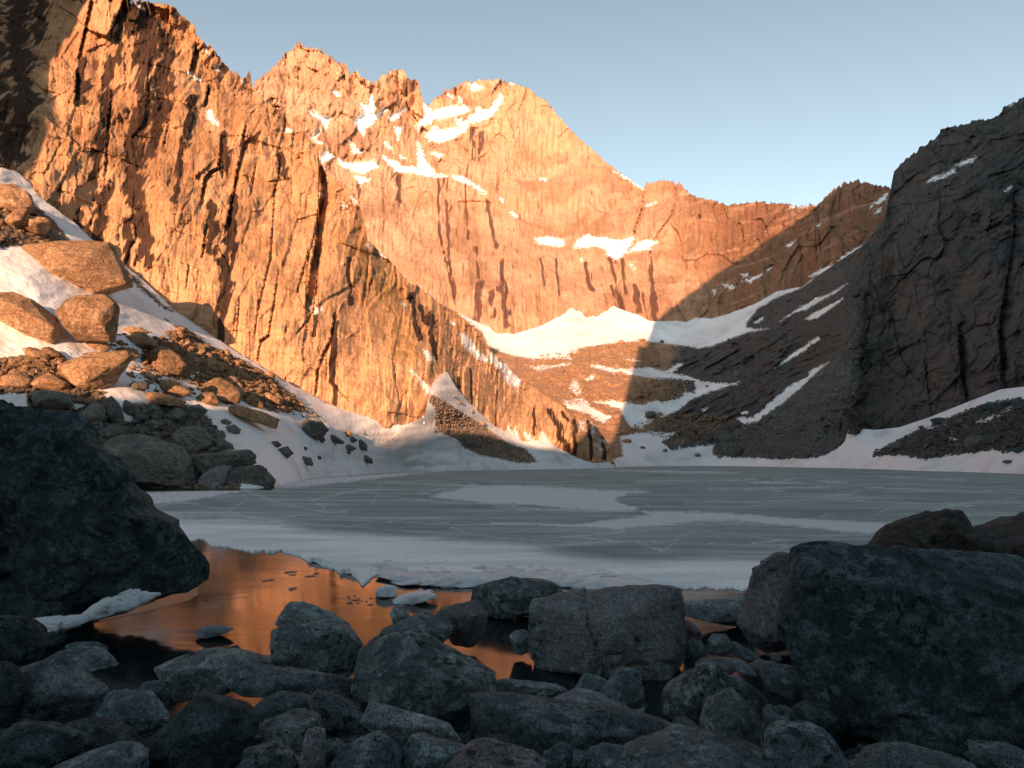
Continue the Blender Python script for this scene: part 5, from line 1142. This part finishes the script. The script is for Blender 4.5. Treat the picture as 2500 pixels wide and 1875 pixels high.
# ------------------------------------------------------------------ boulders on the left slope
def gy_at(crop, pts, mass=Gm, fy=.8):
    p = np.array(S(crop, pts)); x = p[:, 0].mean(); y = p[:, 1].min() + (p[:, 1].max() - p[:, 1].min()) * fy
    return float(mass.at(x, y)[0, 1])
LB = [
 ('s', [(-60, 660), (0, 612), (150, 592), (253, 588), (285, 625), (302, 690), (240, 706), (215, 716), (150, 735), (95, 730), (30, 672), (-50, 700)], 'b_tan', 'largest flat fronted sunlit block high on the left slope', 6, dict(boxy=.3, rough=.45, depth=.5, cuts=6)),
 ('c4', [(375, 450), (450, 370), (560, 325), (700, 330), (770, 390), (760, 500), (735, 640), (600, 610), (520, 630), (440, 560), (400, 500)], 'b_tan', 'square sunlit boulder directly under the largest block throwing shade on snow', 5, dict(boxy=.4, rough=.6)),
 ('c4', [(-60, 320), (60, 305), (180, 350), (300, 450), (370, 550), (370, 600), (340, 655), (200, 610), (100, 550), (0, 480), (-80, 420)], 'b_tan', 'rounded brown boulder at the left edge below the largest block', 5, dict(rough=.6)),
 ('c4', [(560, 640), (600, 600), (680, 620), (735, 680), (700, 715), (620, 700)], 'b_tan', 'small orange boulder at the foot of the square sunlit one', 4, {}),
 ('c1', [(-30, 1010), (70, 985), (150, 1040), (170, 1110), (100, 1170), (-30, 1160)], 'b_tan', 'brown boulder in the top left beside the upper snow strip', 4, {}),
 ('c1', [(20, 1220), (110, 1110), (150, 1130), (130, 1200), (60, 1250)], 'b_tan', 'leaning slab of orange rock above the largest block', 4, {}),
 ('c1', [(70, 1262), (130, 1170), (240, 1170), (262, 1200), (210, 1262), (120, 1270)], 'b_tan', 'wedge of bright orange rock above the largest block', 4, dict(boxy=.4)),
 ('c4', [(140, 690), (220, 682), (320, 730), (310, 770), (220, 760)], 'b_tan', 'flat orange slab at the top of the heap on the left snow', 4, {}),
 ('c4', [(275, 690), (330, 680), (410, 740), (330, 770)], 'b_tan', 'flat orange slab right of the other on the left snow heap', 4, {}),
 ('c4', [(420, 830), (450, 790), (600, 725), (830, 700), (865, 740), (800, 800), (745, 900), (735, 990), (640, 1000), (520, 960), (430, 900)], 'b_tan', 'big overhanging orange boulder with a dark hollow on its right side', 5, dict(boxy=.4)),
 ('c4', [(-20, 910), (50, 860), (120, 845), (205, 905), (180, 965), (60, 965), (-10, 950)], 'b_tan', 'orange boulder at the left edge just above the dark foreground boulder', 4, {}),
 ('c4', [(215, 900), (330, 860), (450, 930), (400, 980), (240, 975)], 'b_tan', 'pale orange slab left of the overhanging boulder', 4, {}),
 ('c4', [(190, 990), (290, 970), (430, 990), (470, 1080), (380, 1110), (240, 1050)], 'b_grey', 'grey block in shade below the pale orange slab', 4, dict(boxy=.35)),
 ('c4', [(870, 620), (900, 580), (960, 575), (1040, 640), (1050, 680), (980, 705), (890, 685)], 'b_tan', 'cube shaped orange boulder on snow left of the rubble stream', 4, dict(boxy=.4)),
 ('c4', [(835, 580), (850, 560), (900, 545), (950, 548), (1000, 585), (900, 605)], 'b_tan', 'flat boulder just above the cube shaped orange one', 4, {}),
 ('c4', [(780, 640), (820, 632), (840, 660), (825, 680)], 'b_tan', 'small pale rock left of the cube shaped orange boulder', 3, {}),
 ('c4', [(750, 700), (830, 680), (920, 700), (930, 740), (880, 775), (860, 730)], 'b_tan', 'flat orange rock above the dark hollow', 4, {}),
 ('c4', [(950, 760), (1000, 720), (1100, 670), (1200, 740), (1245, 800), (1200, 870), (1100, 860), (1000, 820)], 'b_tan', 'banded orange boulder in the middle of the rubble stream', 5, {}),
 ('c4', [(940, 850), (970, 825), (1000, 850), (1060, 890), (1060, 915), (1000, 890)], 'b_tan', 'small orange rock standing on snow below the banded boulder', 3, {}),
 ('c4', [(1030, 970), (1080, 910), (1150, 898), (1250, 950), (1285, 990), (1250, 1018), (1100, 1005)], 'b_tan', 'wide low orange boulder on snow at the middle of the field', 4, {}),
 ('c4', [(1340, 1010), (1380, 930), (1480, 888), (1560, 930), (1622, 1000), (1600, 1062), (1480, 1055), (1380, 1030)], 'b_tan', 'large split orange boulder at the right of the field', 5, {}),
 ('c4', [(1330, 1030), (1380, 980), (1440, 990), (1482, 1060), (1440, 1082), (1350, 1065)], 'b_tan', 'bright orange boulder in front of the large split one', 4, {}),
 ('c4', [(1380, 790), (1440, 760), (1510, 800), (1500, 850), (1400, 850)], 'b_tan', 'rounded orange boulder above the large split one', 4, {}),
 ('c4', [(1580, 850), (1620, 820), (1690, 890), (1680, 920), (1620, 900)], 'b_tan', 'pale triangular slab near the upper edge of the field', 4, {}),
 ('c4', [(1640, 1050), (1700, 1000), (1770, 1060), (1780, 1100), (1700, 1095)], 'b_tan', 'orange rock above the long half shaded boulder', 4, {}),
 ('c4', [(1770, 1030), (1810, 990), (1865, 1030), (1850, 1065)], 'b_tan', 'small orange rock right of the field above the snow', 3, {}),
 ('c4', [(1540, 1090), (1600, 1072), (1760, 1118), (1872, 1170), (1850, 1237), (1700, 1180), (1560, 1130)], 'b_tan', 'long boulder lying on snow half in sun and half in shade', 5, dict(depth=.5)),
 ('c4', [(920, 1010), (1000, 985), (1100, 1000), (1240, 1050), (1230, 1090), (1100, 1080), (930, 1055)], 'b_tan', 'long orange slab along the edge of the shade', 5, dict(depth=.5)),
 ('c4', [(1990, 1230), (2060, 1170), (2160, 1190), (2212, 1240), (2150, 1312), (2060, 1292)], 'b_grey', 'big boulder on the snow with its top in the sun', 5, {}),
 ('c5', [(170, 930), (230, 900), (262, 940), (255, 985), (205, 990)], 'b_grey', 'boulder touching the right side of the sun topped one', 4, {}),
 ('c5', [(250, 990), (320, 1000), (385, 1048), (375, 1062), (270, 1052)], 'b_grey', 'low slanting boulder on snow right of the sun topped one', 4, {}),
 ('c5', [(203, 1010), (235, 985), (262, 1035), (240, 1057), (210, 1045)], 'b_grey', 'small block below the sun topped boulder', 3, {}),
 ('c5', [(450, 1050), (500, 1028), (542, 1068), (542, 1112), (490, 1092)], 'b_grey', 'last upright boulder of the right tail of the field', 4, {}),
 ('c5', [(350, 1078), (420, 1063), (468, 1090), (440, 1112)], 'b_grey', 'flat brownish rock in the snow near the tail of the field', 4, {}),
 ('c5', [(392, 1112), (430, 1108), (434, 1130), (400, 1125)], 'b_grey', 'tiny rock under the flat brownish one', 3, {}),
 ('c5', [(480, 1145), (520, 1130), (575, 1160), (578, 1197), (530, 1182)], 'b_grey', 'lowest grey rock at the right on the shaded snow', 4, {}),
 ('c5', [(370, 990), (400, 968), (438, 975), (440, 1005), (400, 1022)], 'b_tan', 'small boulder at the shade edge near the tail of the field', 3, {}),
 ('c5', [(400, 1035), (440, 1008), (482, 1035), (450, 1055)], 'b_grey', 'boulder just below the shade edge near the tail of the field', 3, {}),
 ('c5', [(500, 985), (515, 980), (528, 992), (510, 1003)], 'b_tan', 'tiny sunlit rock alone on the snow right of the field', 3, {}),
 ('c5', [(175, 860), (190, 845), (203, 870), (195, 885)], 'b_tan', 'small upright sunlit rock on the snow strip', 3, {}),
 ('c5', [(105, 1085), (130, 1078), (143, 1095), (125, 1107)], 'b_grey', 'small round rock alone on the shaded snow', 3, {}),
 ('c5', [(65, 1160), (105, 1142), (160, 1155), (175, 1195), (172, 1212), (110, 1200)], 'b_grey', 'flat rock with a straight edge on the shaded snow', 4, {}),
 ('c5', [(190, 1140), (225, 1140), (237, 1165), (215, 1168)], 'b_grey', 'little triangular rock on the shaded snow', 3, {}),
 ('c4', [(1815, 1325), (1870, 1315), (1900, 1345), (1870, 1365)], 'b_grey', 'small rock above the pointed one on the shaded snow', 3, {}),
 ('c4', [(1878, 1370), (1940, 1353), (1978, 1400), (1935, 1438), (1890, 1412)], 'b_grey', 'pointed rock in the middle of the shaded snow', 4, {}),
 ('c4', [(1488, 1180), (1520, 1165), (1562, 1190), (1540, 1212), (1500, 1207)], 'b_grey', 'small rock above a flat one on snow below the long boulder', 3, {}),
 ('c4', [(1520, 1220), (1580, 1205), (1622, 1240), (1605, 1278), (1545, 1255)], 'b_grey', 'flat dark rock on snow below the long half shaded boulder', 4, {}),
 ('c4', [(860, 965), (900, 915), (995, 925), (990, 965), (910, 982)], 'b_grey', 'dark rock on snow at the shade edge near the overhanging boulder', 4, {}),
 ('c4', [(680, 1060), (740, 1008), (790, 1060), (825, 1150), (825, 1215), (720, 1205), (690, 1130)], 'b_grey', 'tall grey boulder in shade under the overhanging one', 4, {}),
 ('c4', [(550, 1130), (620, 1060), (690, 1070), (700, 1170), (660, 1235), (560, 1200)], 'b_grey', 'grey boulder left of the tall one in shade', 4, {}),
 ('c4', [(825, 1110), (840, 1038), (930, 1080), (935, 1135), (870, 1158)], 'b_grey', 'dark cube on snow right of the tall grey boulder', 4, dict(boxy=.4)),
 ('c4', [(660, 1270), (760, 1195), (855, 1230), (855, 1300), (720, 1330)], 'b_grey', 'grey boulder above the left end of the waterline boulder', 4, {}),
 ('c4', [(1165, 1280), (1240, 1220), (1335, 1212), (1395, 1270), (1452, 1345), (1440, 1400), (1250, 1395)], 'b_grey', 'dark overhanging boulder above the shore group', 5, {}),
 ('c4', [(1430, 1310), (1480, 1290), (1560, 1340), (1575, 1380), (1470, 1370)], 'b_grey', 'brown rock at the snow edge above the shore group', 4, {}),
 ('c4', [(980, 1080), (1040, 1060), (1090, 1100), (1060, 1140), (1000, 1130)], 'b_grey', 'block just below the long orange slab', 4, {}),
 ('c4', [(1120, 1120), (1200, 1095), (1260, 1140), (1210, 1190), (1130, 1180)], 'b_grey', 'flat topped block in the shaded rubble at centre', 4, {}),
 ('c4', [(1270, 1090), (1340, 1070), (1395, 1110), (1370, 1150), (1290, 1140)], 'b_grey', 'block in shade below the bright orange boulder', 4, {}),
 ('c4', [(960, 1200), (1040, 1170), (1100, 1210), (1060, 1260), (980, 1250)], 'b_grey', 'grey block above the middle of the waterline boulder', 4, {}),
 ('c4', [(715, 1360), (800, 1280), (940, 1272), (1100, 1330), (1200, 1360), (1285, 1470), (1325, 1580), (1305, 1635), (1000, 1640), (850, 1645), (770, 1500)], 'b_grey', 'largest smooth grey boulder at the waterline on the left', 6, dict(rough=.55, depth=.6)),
 ('c4', [(1262, 1450), (1300, 1410), (1450, 1398), (1550, 1385), (1650, 1376), (1708, 1410), (1702, 1470), (1560, 1520), (1380, 1560), (1300, 1520)], 'b_grey', 'ledge like boulder stacked above the shore pair', 5, {}),
 ('c4', [(1335, 1610), (1370, 1540), (1460, 1490), (1540, 1478), (1575, 1560), (1570, 1640), (1400, 1645)], 'b_pink', 'pinkish boulder at the waterline left of the rightmost one', 5, {}),
 ('c4', [(1530, 1560), (1570, 1500), (1640, 1488), (1740, 1476), (1800, 1530), (1838, 1580), (1838, 1638), (1700, 1648), (1540, 1645)], 'b_grey', 'rightmost rough dark boulder of the shore group', 5, {}),
]
BIGLEFT = []
for crop, pts, mat, label, lev, kw in LB:
    Yd = gy_at(crop, pts)
    p = np.array(S(crop, pts))
    if p[:, 1].max() > 1185: Yd = 68.5
    if label.startswith('largest flat'): Yd = 99.0
    if label.startswith('square sunlit'): Yd = min(Yd, 84.0)
    boulder(crop, pts, Yd, mat, label, lev, **kw)
    BIGLEFT.append(S(crop, pts))

# scattered blocks that share meshes
protos = []
for k in range(10):
    rng = np.random.RandomState(900 + k)
    n = rng.randint(6, 9)
    ang = np.sort(rng.uniform(0, 6.283, n)); rr = rng.uniform(.75, 1.1, n)
    poly = [(1250 + 500 * math.cos(a) * r, HZ + 400 * math.sin(a) * r) for a, r in zip(ang, rr)]
    poly = [(x, y) for x, y in poly]
    res = []
    for mk in ('b_tan', 'b_grey'):
        me, loc, dim = rock_mesh('boulder', poly, 3.33, .9, M[mk], 900 + k, 3, boxy=.5, cuts=8)
        res.append((me, dim[0]))
    protos.append(res)
def scatter(mass, poly, n, seed, smin, smax, which, label, group, name='boulder', power=2.0, keep=None):
    P, sz, px = sample(mass, poly, n, seed, smin, smax, power, keep=keep)
    rng = random.Random(seed)
    for k in range(len(P)):
        me, w = protos[rng.randrange(10)][which]
        o = bpy.data.objects.new(name, me); COL.objects.link(o)
        sc = sz[k] / w
        o.location = (P[k, 0], P[k, 1], P[k, 2] + sz[k] * .12)
        o.scale = (sc * rng.uniform(.8, 1.25), sc * rng.uniform(.8, 1.2), sc * rng.uniform(.7, 1.1))
        o.rotation_euler = (rng.uniform(-.5, .5), rng.uniform(-.5, .5), rng.uniform(0, 6.28))
        sw = 'small' if px[k] < np.percentile(px, 34) else ('middling' if px[k] < np.percentile(px, 72) else 'big')
        u = (P[k, 0] / P[k, 1]); us = P[:, 0] / P[:, 1]
        where = 'at its left' if u < np.percentile(us, 30) else ('at its middle' if u < np.percentile(us, 68) else 'towards its right end')
        tag(o, sw + ' ' + label + ', ' + where, 'boulder', group)
lit_stream = S('c4', [(1060, 640), (1120, 580), (1240, 560), (1400, 680), (1560, 740), (1760, 850), (1900, 950), (2080, 1110), (1950, 1120), (1800, 1110), (1640, 1040), (1500, 900), (1380, 950), (1200, 900), (1000, 830), (940, 740)])
lit_heap = S('c4', [(60, 780), (200, 720), (420, 740), (480, 800), (420, 900), (250, 900), (100, 900), (-80, 940), (-500, 980), (-900, 940), (-600, 880), (-200, 850)])
up_heap = S('c1', [(0, 1140), (150, 1100), (300, 1230), (340, 1300), (0, 1330), (-300, 1260), (-700, 1160), (-900, 1050), (-400, 1040)])
shade_heap = S('c4', [(470, 1120), (700, 1200), (840, 1240), (920, 1180), (960, 1080), (1260, 1080), (1400, 1160), (1500, 1290), (1560, 1400), (1300, 1430), (1150, 1340), (900, 1270), (700, 1340), (480, 1260)])
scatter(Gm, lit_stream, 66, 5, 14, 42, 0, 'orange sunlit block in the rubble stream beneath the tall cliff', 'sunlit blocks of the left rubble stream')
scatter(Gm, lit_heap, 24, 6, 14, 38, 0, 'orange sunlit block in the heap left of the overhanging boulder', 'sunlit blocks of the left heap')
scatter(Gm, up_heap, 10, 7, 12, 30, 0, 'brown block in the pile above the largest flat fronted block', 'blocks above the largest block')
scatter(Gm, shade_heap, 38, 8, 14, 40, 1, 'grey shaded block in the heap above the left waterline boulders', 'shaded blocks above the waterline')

allG = lambda P: P
def stone_set(name, specs, mat, label, seed):
    Ps, Ss = [], []
    for i, (mass, poly, n, a, b, pw) in enumerate(specs):
        P, sz, px = sample(mass, poly, n, seed + i, a, b, pw)
        Ps.append(P); Ss.append(sz)
    return stones(name, np.concatenate(Ps), np.concatenate(Ss), mat, label, seed=seed)
strip = S('c4', [(840, 150), (900, 200), (1000, 300), (1100, 400), (1180, 450), (1120, 440), (1000, 340), (880, 240)])
stone_set('rubble', [(Gm, lit_stream, 2800, 3, 24, 2.6), (Gm, S('c4', [(700, 620), (1000, 560), (1060, 640), (940, 740), (1000, 830), (1500, 900), (1640, 1040), (1560, 1080), (1200, 1040), (900, 960), (860, 840), (960, 780), (760, 700)]), 300, 3, 22, 2.2), (Gm, lit_heap, 520, 4, 22, 2), (Gm, up_heap, 420, 4, 20, 2), (Gm, strip, 160, 3, 9, 2), (Gm, S('c4', [(1850, 1000), (2050, 1080), (2212, 1200), (2150, 1210), (1900, 1100)]), 120, 3, 12, 2)], M['b_tan'],
          'orange rubble between the boulders under the sunlit cliff', 40)
stone_set('rubble', [(Gm, shade_heap, 1500, 4, 24, 2.2)], M['b_grey'], 'grey rubble between the shaded boulders on the left shore', 50)  # grey instead of tan: the heap's shade is put into its colour
cone = S('c5', [(960, 740), (1010, 745), (1100, 805), (1200, 865), (1330, 945), (1480, 1055), (1600, 1100), (1690, 1182), (1560, 1185), (1400, 1145), (1300, 1130), (1200, 1080), (1160, 1030), (1050, 980), (1005, 930), (1015, 850)])
stone_set('scree', [(Gm, cone, 4200, 2.2, 8, 3)], M['b_mid'], 'cone of fine scree running down the snow below the gully', 60)
for (x, y, r_, lab) in [(1130, 741, 26, 'uppermost round stone on the gully snow'), (1166, 780, 36, 'second round stone down the gully snow'), (1246, 841, 34, 'third round stone down the gully snow'), (1318, 925, 46, 'rounded rock at the right edge of the scree cone'), (1222, 1047, 80, 'dark boulder at the left edge of the scree cone'), (1000, 972, 36, 'orange rock beside the left edge of the scree cone'), (1022, 905, 32, 'orange rock on the upper left of the scree cone')]:
    ang = np.linspace(0, 6.283, 9)[:-1]
    rg = random.Random(x)
    pts = [(x + math.cos(a) * r_ * .55 * rg.uniform(.8, 1.1), y + math.sin(a) * r_ * .4 * rg.uniform(.8, 1.1)) for a in ang]
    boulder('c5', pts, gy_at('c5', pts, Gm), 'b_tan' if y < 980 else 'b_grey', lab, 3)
# far basin rubble and right-hand talus
talus = S('c6', [(640, 760), (760, 690), (900, 680), (960, 640), (1150, 480), (1260, 380), (1330, 260), (1400, 200), (1410, 400), (1370, 600), (1400, 690), (1345, 740), (1240, 820), (1150, 838), (900, 836), (760, 830), (690, 800), (690, 775), (560, 780), (480, 800), (440, 762)])
stone_set('scree', [(E, talus, 9000, 2.6, 10, 3)], M['talus'], 'broad grey talus fan below the dark cliff', 70)
mor1 = S('c6', [(-300, 480), (-150, 330), (0, 330), (200, 280), (380, 278), (420, 330), (430, 400), (370, 392), (250, 400), (60, 378), (0, 440), (200, 500), (380, 450), (410, 550), (340, 578), (200, 560), (60, 560), (-60, 600), (-200, 560)])
mor2 = S('c6', [(380, 460), (480, 455), (560, 470), (530, 540), (440, 562), (400, 550)])
mor3 = S('c6', [(230, 700), (400, 655), (560, 620), (760, 640), (700, 700), (480, 800), (440, 745), (340, 710)])
stone_set('rubble', [(E, mor1, 4200, 2.2, 9, 3), (E, mor2, 500, 2.5, 9, 3), (E, mor3, 1000, 2.5, 9, 3)], M['b_tan'], 'moraine rubble beyond the head of the lake', 80)
rt = R_rock[0]
stone_set('rubble', [(Rm, rt, 5200, 3, 16, 3)], M['talus'], 'dark rubble lying in the snow bank on the right shore', 90)
FARB = [(E, 668, 745, 66, 46, 'b_red', 'reddish block at the left foot of the talus fan'), (E, 818, 808, 60, 50, 'b_red', 'reddish slab at the lower middle of the talus fan'), (E, 1228, 645, 34, 24, 'b_red', 'red rock high on the right of the talus fan'), (E, 1225, 435, 40, 30, 'b_grey', 'grey rock near the top of the talus fan'),
        (E, 378, 628, 60, 38, 'b_grey', 'dark boulder on the basin snow tongue'), (E, 610, 826, 34, 22, 'b_grey', 'dark round rock on the shore snow left of the talus'), (E, 450, 805, 30, 18, 'b_grey', 'rock on the shore snow below the slabs'), (E, 340, 790, 28, 14, 'b_grey', 'flat rock on the shore snow near the cliff end'), (E, 725, 833, 44, 22, 'b_grey', 'flat rock at the bottom rim of the talus fan'),
        (E, 262, 757, 56, 22, 'b_tan', 'low brown rock on the snow by the end of the sunlit cliff'), (E, 225, 718, 46, 26, 'b_tan', 'sunlit brown rock at the shade edge by the end of the cliff'), (E, 335, 262, 46, 18, 'b_tan', 'flat sunlit rock on the lower rim of the upper snowfield'), (E, 236, 272, 30, 24, 'b_tan', 'round sunlit rock on the rim of the upper snowfield'),
        (E, 435, 270, 22, 20, 'b_grey', 'upright rock at the shaded rim of the upper snowfield'), (E, 395, 516, 28, 24, 'b_tan', 'sunlit rock on the right rim of the moraine'), (E, 800, 428, 24, 44, 'b_grey', 'pillar of rock under the slabs'), (E, 762, 262, 16, 20, 'b_grey', 'small upright rock right of the upper snowfield'),
        (Rm, 1592, 786, 60, 52, 'b_grey', 'brown boulder at the left end of the right rubble'), (Rm, 1990, 765, 120, 86, 'b_grey', 'biggest smooth boulder in the right rubble'), (Rm, 2135, 860, 66, 22, 'b_grey', 'flat dark rock alone on the right shore snow'), (Rm, 1900, 668, 70, 40, 'b_grey', 'pale slab at the top of the right rubble'),
        (Rm, 2040, 590, 90, 44, 'b_dark', 'dark boulder on the upper rim of the right rubble'), (Rm, 1800, 655, 90, 30, 'b_dark', 'dark low boulder on the upper left rim of the right rubble'), (Rm, 1765, 822, 60, 34, 'b_grey', 'grey block at the lower rim of the right rubble'), (Rm, 2190, 800, 60, 36, 'b_dark', 'dark block at the right edge above the shore snow'),
        (Rm, 2130, 575, 60, 34, 'b_dark', 'dark block on the rim right of the snow patch'), (Rm, 1708, 690, 28, 20, 'b_grey', 'small rock at the top left corner of the right rubble')]
for mass, x, y, w, h, mat, lab in FARB:
    rg = random.Random(x * 7 + y)
    pts = [(x + math.cos(a) * w * .5 * rg.uniform(.85, 1.1), y + math.sin(a) * h * .5 * rg.uniform(.85, 1.1)) for a in np.linspace(0, 6.283, 10)[:-1]]
    boulder('c6', pts, gy_at('c6', pts, mass), mat, lab, 4, depth=.7, boxy=.45)

# ------------------------------------------------------------------ snow wedge, ice shelf and floes
boulder('d1', [(400, 850), (500, 780), (560, 722), (640, 700), (700, 690), (735, 648), (800, 658), (912, 688), (860, 732), (700, 792), (500, 848), (420, 865)], 9.7, 'snow', 'white wedge of old snow at the foot of the huge left boulder', 5, depth=.4, name='snow_wedge', cat='snow', rough=2.2, soft=20)
boulder('d1', [(140, 830), (230, 838), (400, 846), (480, 800), (500, 838), (440, 870), (350, 895), (210, 905)], 9.3, 'snow', 'thin white tail of old snow running left from the snow wedge', 5, depth=.35, name='snow_wedge', cat='snow', rough=2.2, soft=20)
def sheet(name, crop, pts, z, mat, thick=.02):
    P = [(x, y) for x, y in S(crop, pts)]
    V = [((x - 1250) / F * (F * CH / (y - HZ)), F * CH / (y - HZ), z) for x, y in P]
    bm = bmesh.new()
    vs_ = [bm.verts.new(v) for v in V]
    f = bm.faces.new(vs_)
    if f.normal.z < 0: f.normal_flip()
    r = bmesh.ops.extrude_face_region(bm, geom=[f])
    for v in [g for g in r['geom'] if isinstance(g, bmesh.types.BMVert)]: v.co.z -= thick
    bmesh.ops.triangulate(bm, faces=bm.faces)
    bmesh.ops.recalc_face_normals(bm, faces=bm.faces)
    me = bpy.data.meshes.new(name); bm.to_mesh(me); bm.free(); me.materials.append(mat)
    return obj(name, me)
o = sheet('ice_shelf', 'd1', [(150, 905), (300, 885), (500, 845), (700, 790), (860, 735), (1000, 680), (1105, 640), (1108, 690), (1050, 725), (900, 765), (700, 810), (500, 855), (350, 895), (230, 915)], .006, M['shelf'])
tag(o, 'teal shelf of thin ice along the water side of the snow wedge', 'ice')
FL = [([(990, 300), (1020, 262), (1080, 248), (1160, 262), (1168, 300), (1160, 335), (1080, 345), (1000, 330)], 'white lump of ice floating left in the orange water'), ([(1110, 365), (1200, 330), (1300, 312), (1400, 308), (1500, 335), (1480, 352), (1300, 375), (1180, 392), (1110, 390)], 'long white floe in the orange water right of the ice lump'),
      ([(1385, 300), (1400, 280), (1450, 295), (1465, 308), (1420, 312)], 'tiny ice lump behind the long white floe'), ([(870, 215), (900, 200), (960, 205), (950, 222)], 'small white floe off the tip of the ice edge'), ([(1190, 205), (1240, 190), (1340, 190), (1400, 205), (1300, 222), (1220, 222)], 'low white floe just off the ice edge')]
for pts, lab in FL:
    ys = [1350 + p[1] / 3.16 for p in pts]
    boulder('d2', pts, F * CH / (max(ys) - 4 - HZ), 'snow', lab, 4, depth=1.2, name='ice_floe', cat='ice floe', rough=1.3, boxy=.8, hull=False)
rg = random.Random(4)
slush = []
for k in range(46):
    cx, cy, sp = rg.choice([(340, 160, 60), (480, 175, 60), (350, 280, 60), (830, 350, 110), (1600, 275, 90), (1700, 250, 80), (150, 225, 60), (1560, 240, 60), (1180, 380, 120), (880, 370, 90)])
    slush.append((cx + rg.gauss(0, sp * .5), cy + rg.gauss(0, sp * .16), rg.uniform(5, 26)))
V, Fc = [], []
for x, y, w in slush:
    X, Yy = 600 + x / 3.16, 1350 + y / 3.16
    Yd = F * CH / (Yy - HZ); cx = (X - 1250) / F * Yd; r0 = w / 3.16 / F * Yd
    b0 = len(V)
    for j in range(9):
        a = j / 9 * 6.283; r1 = r0 * rg.uniform(.6, 1.3)
        V.append((cx + math.cos(a) * r1 * 1.3, Yd + math.sin(a) * r1 * 1.8, .008))
    V.append((cx, Yd, .016))
    for j in range(9): Fc.append((b0 + j, b0 + (j + 1) % 9, b0 + 9))
m = NT('slush'); M['slush'] = m.done((.10, .12, .13), .5)
tag(obj('slush', mesh_from('slush', V, Fc, M['slush'])), 'grey scraps of thin slush floating on the orange water', 'slush', kind='stuff')

# hummocks of rotten ice along the near edge of the sheet
hp, hs = [], []
rh = np.random.RandomState(12)
for k in range(420):
    x = rh.uniform(930, 1560) if k % 3 else rh.uniform(1000, 1320)
    d_ = abs(rh.normal(0, 16)) + 1
    y = float(ice_near_l(x)) - d_
    Yd = F * (CH - .03) / (y - HZ)
    hp.append(((x - 1250) / F * Yd, Yd, .03 + rh.uniform(-.03, .02)))
    hs.append(rh.uniform(.25, 1.15) * math.exp(-d_ / 40))
_keep = (_sv, _sf)
_sv, _sf = ico(3)
_q = _sv * 2.3
_sv = _sv * (1 + .12 * fbm3(_q, 3, 3))[:, None]
ho = stones('ice_hummocks', np.array(hp), np.array(hs), M['snow'], 'white hummocks of rotten ice along the near edge of the lake ice', 'ice', 13, squash=.26, tilt=.04)
ho.data.polygons.foreach_set('use_smooth', np.ones(len(ho.data.polygons), bool))
_sv, _sf = _keep

# cobbles filling the gaps of the shore
rs = np.random.RandomState(77)
n = 2300
cx = rs.uniform(-6, 6, n); cy = rs.uniform(2.4, 9.0, n)
ok = ~((cx < -1.0) & (cy > 6.6)) & ~((cy > 7.6) & (cx < 2.4))
cx, cy = cx[ok], cy[ok]
ii = np.clip(((cx + 9) / .09).astype(int), 0, GX.shape[0] - 1); jj = np.clip(((cy - .6) / .09).astype(int), 0, GX.shape[1] - 1)
stones('cobbles', np.stack([cx, cy, beach_z[ii, jj] + .03], -1), .08 + .34 * rs.uniform(0, 1, len(cx)) ** 2.5, M['b_teal'], 'dark cobbles in the gaps between the shore boulders', 'cobbles', 5)
print('objects', len(bpy.data.objects), 'tris', sum(len(o.data.polygons) for o in bpy.data.objects if o.type == 'MESH'))
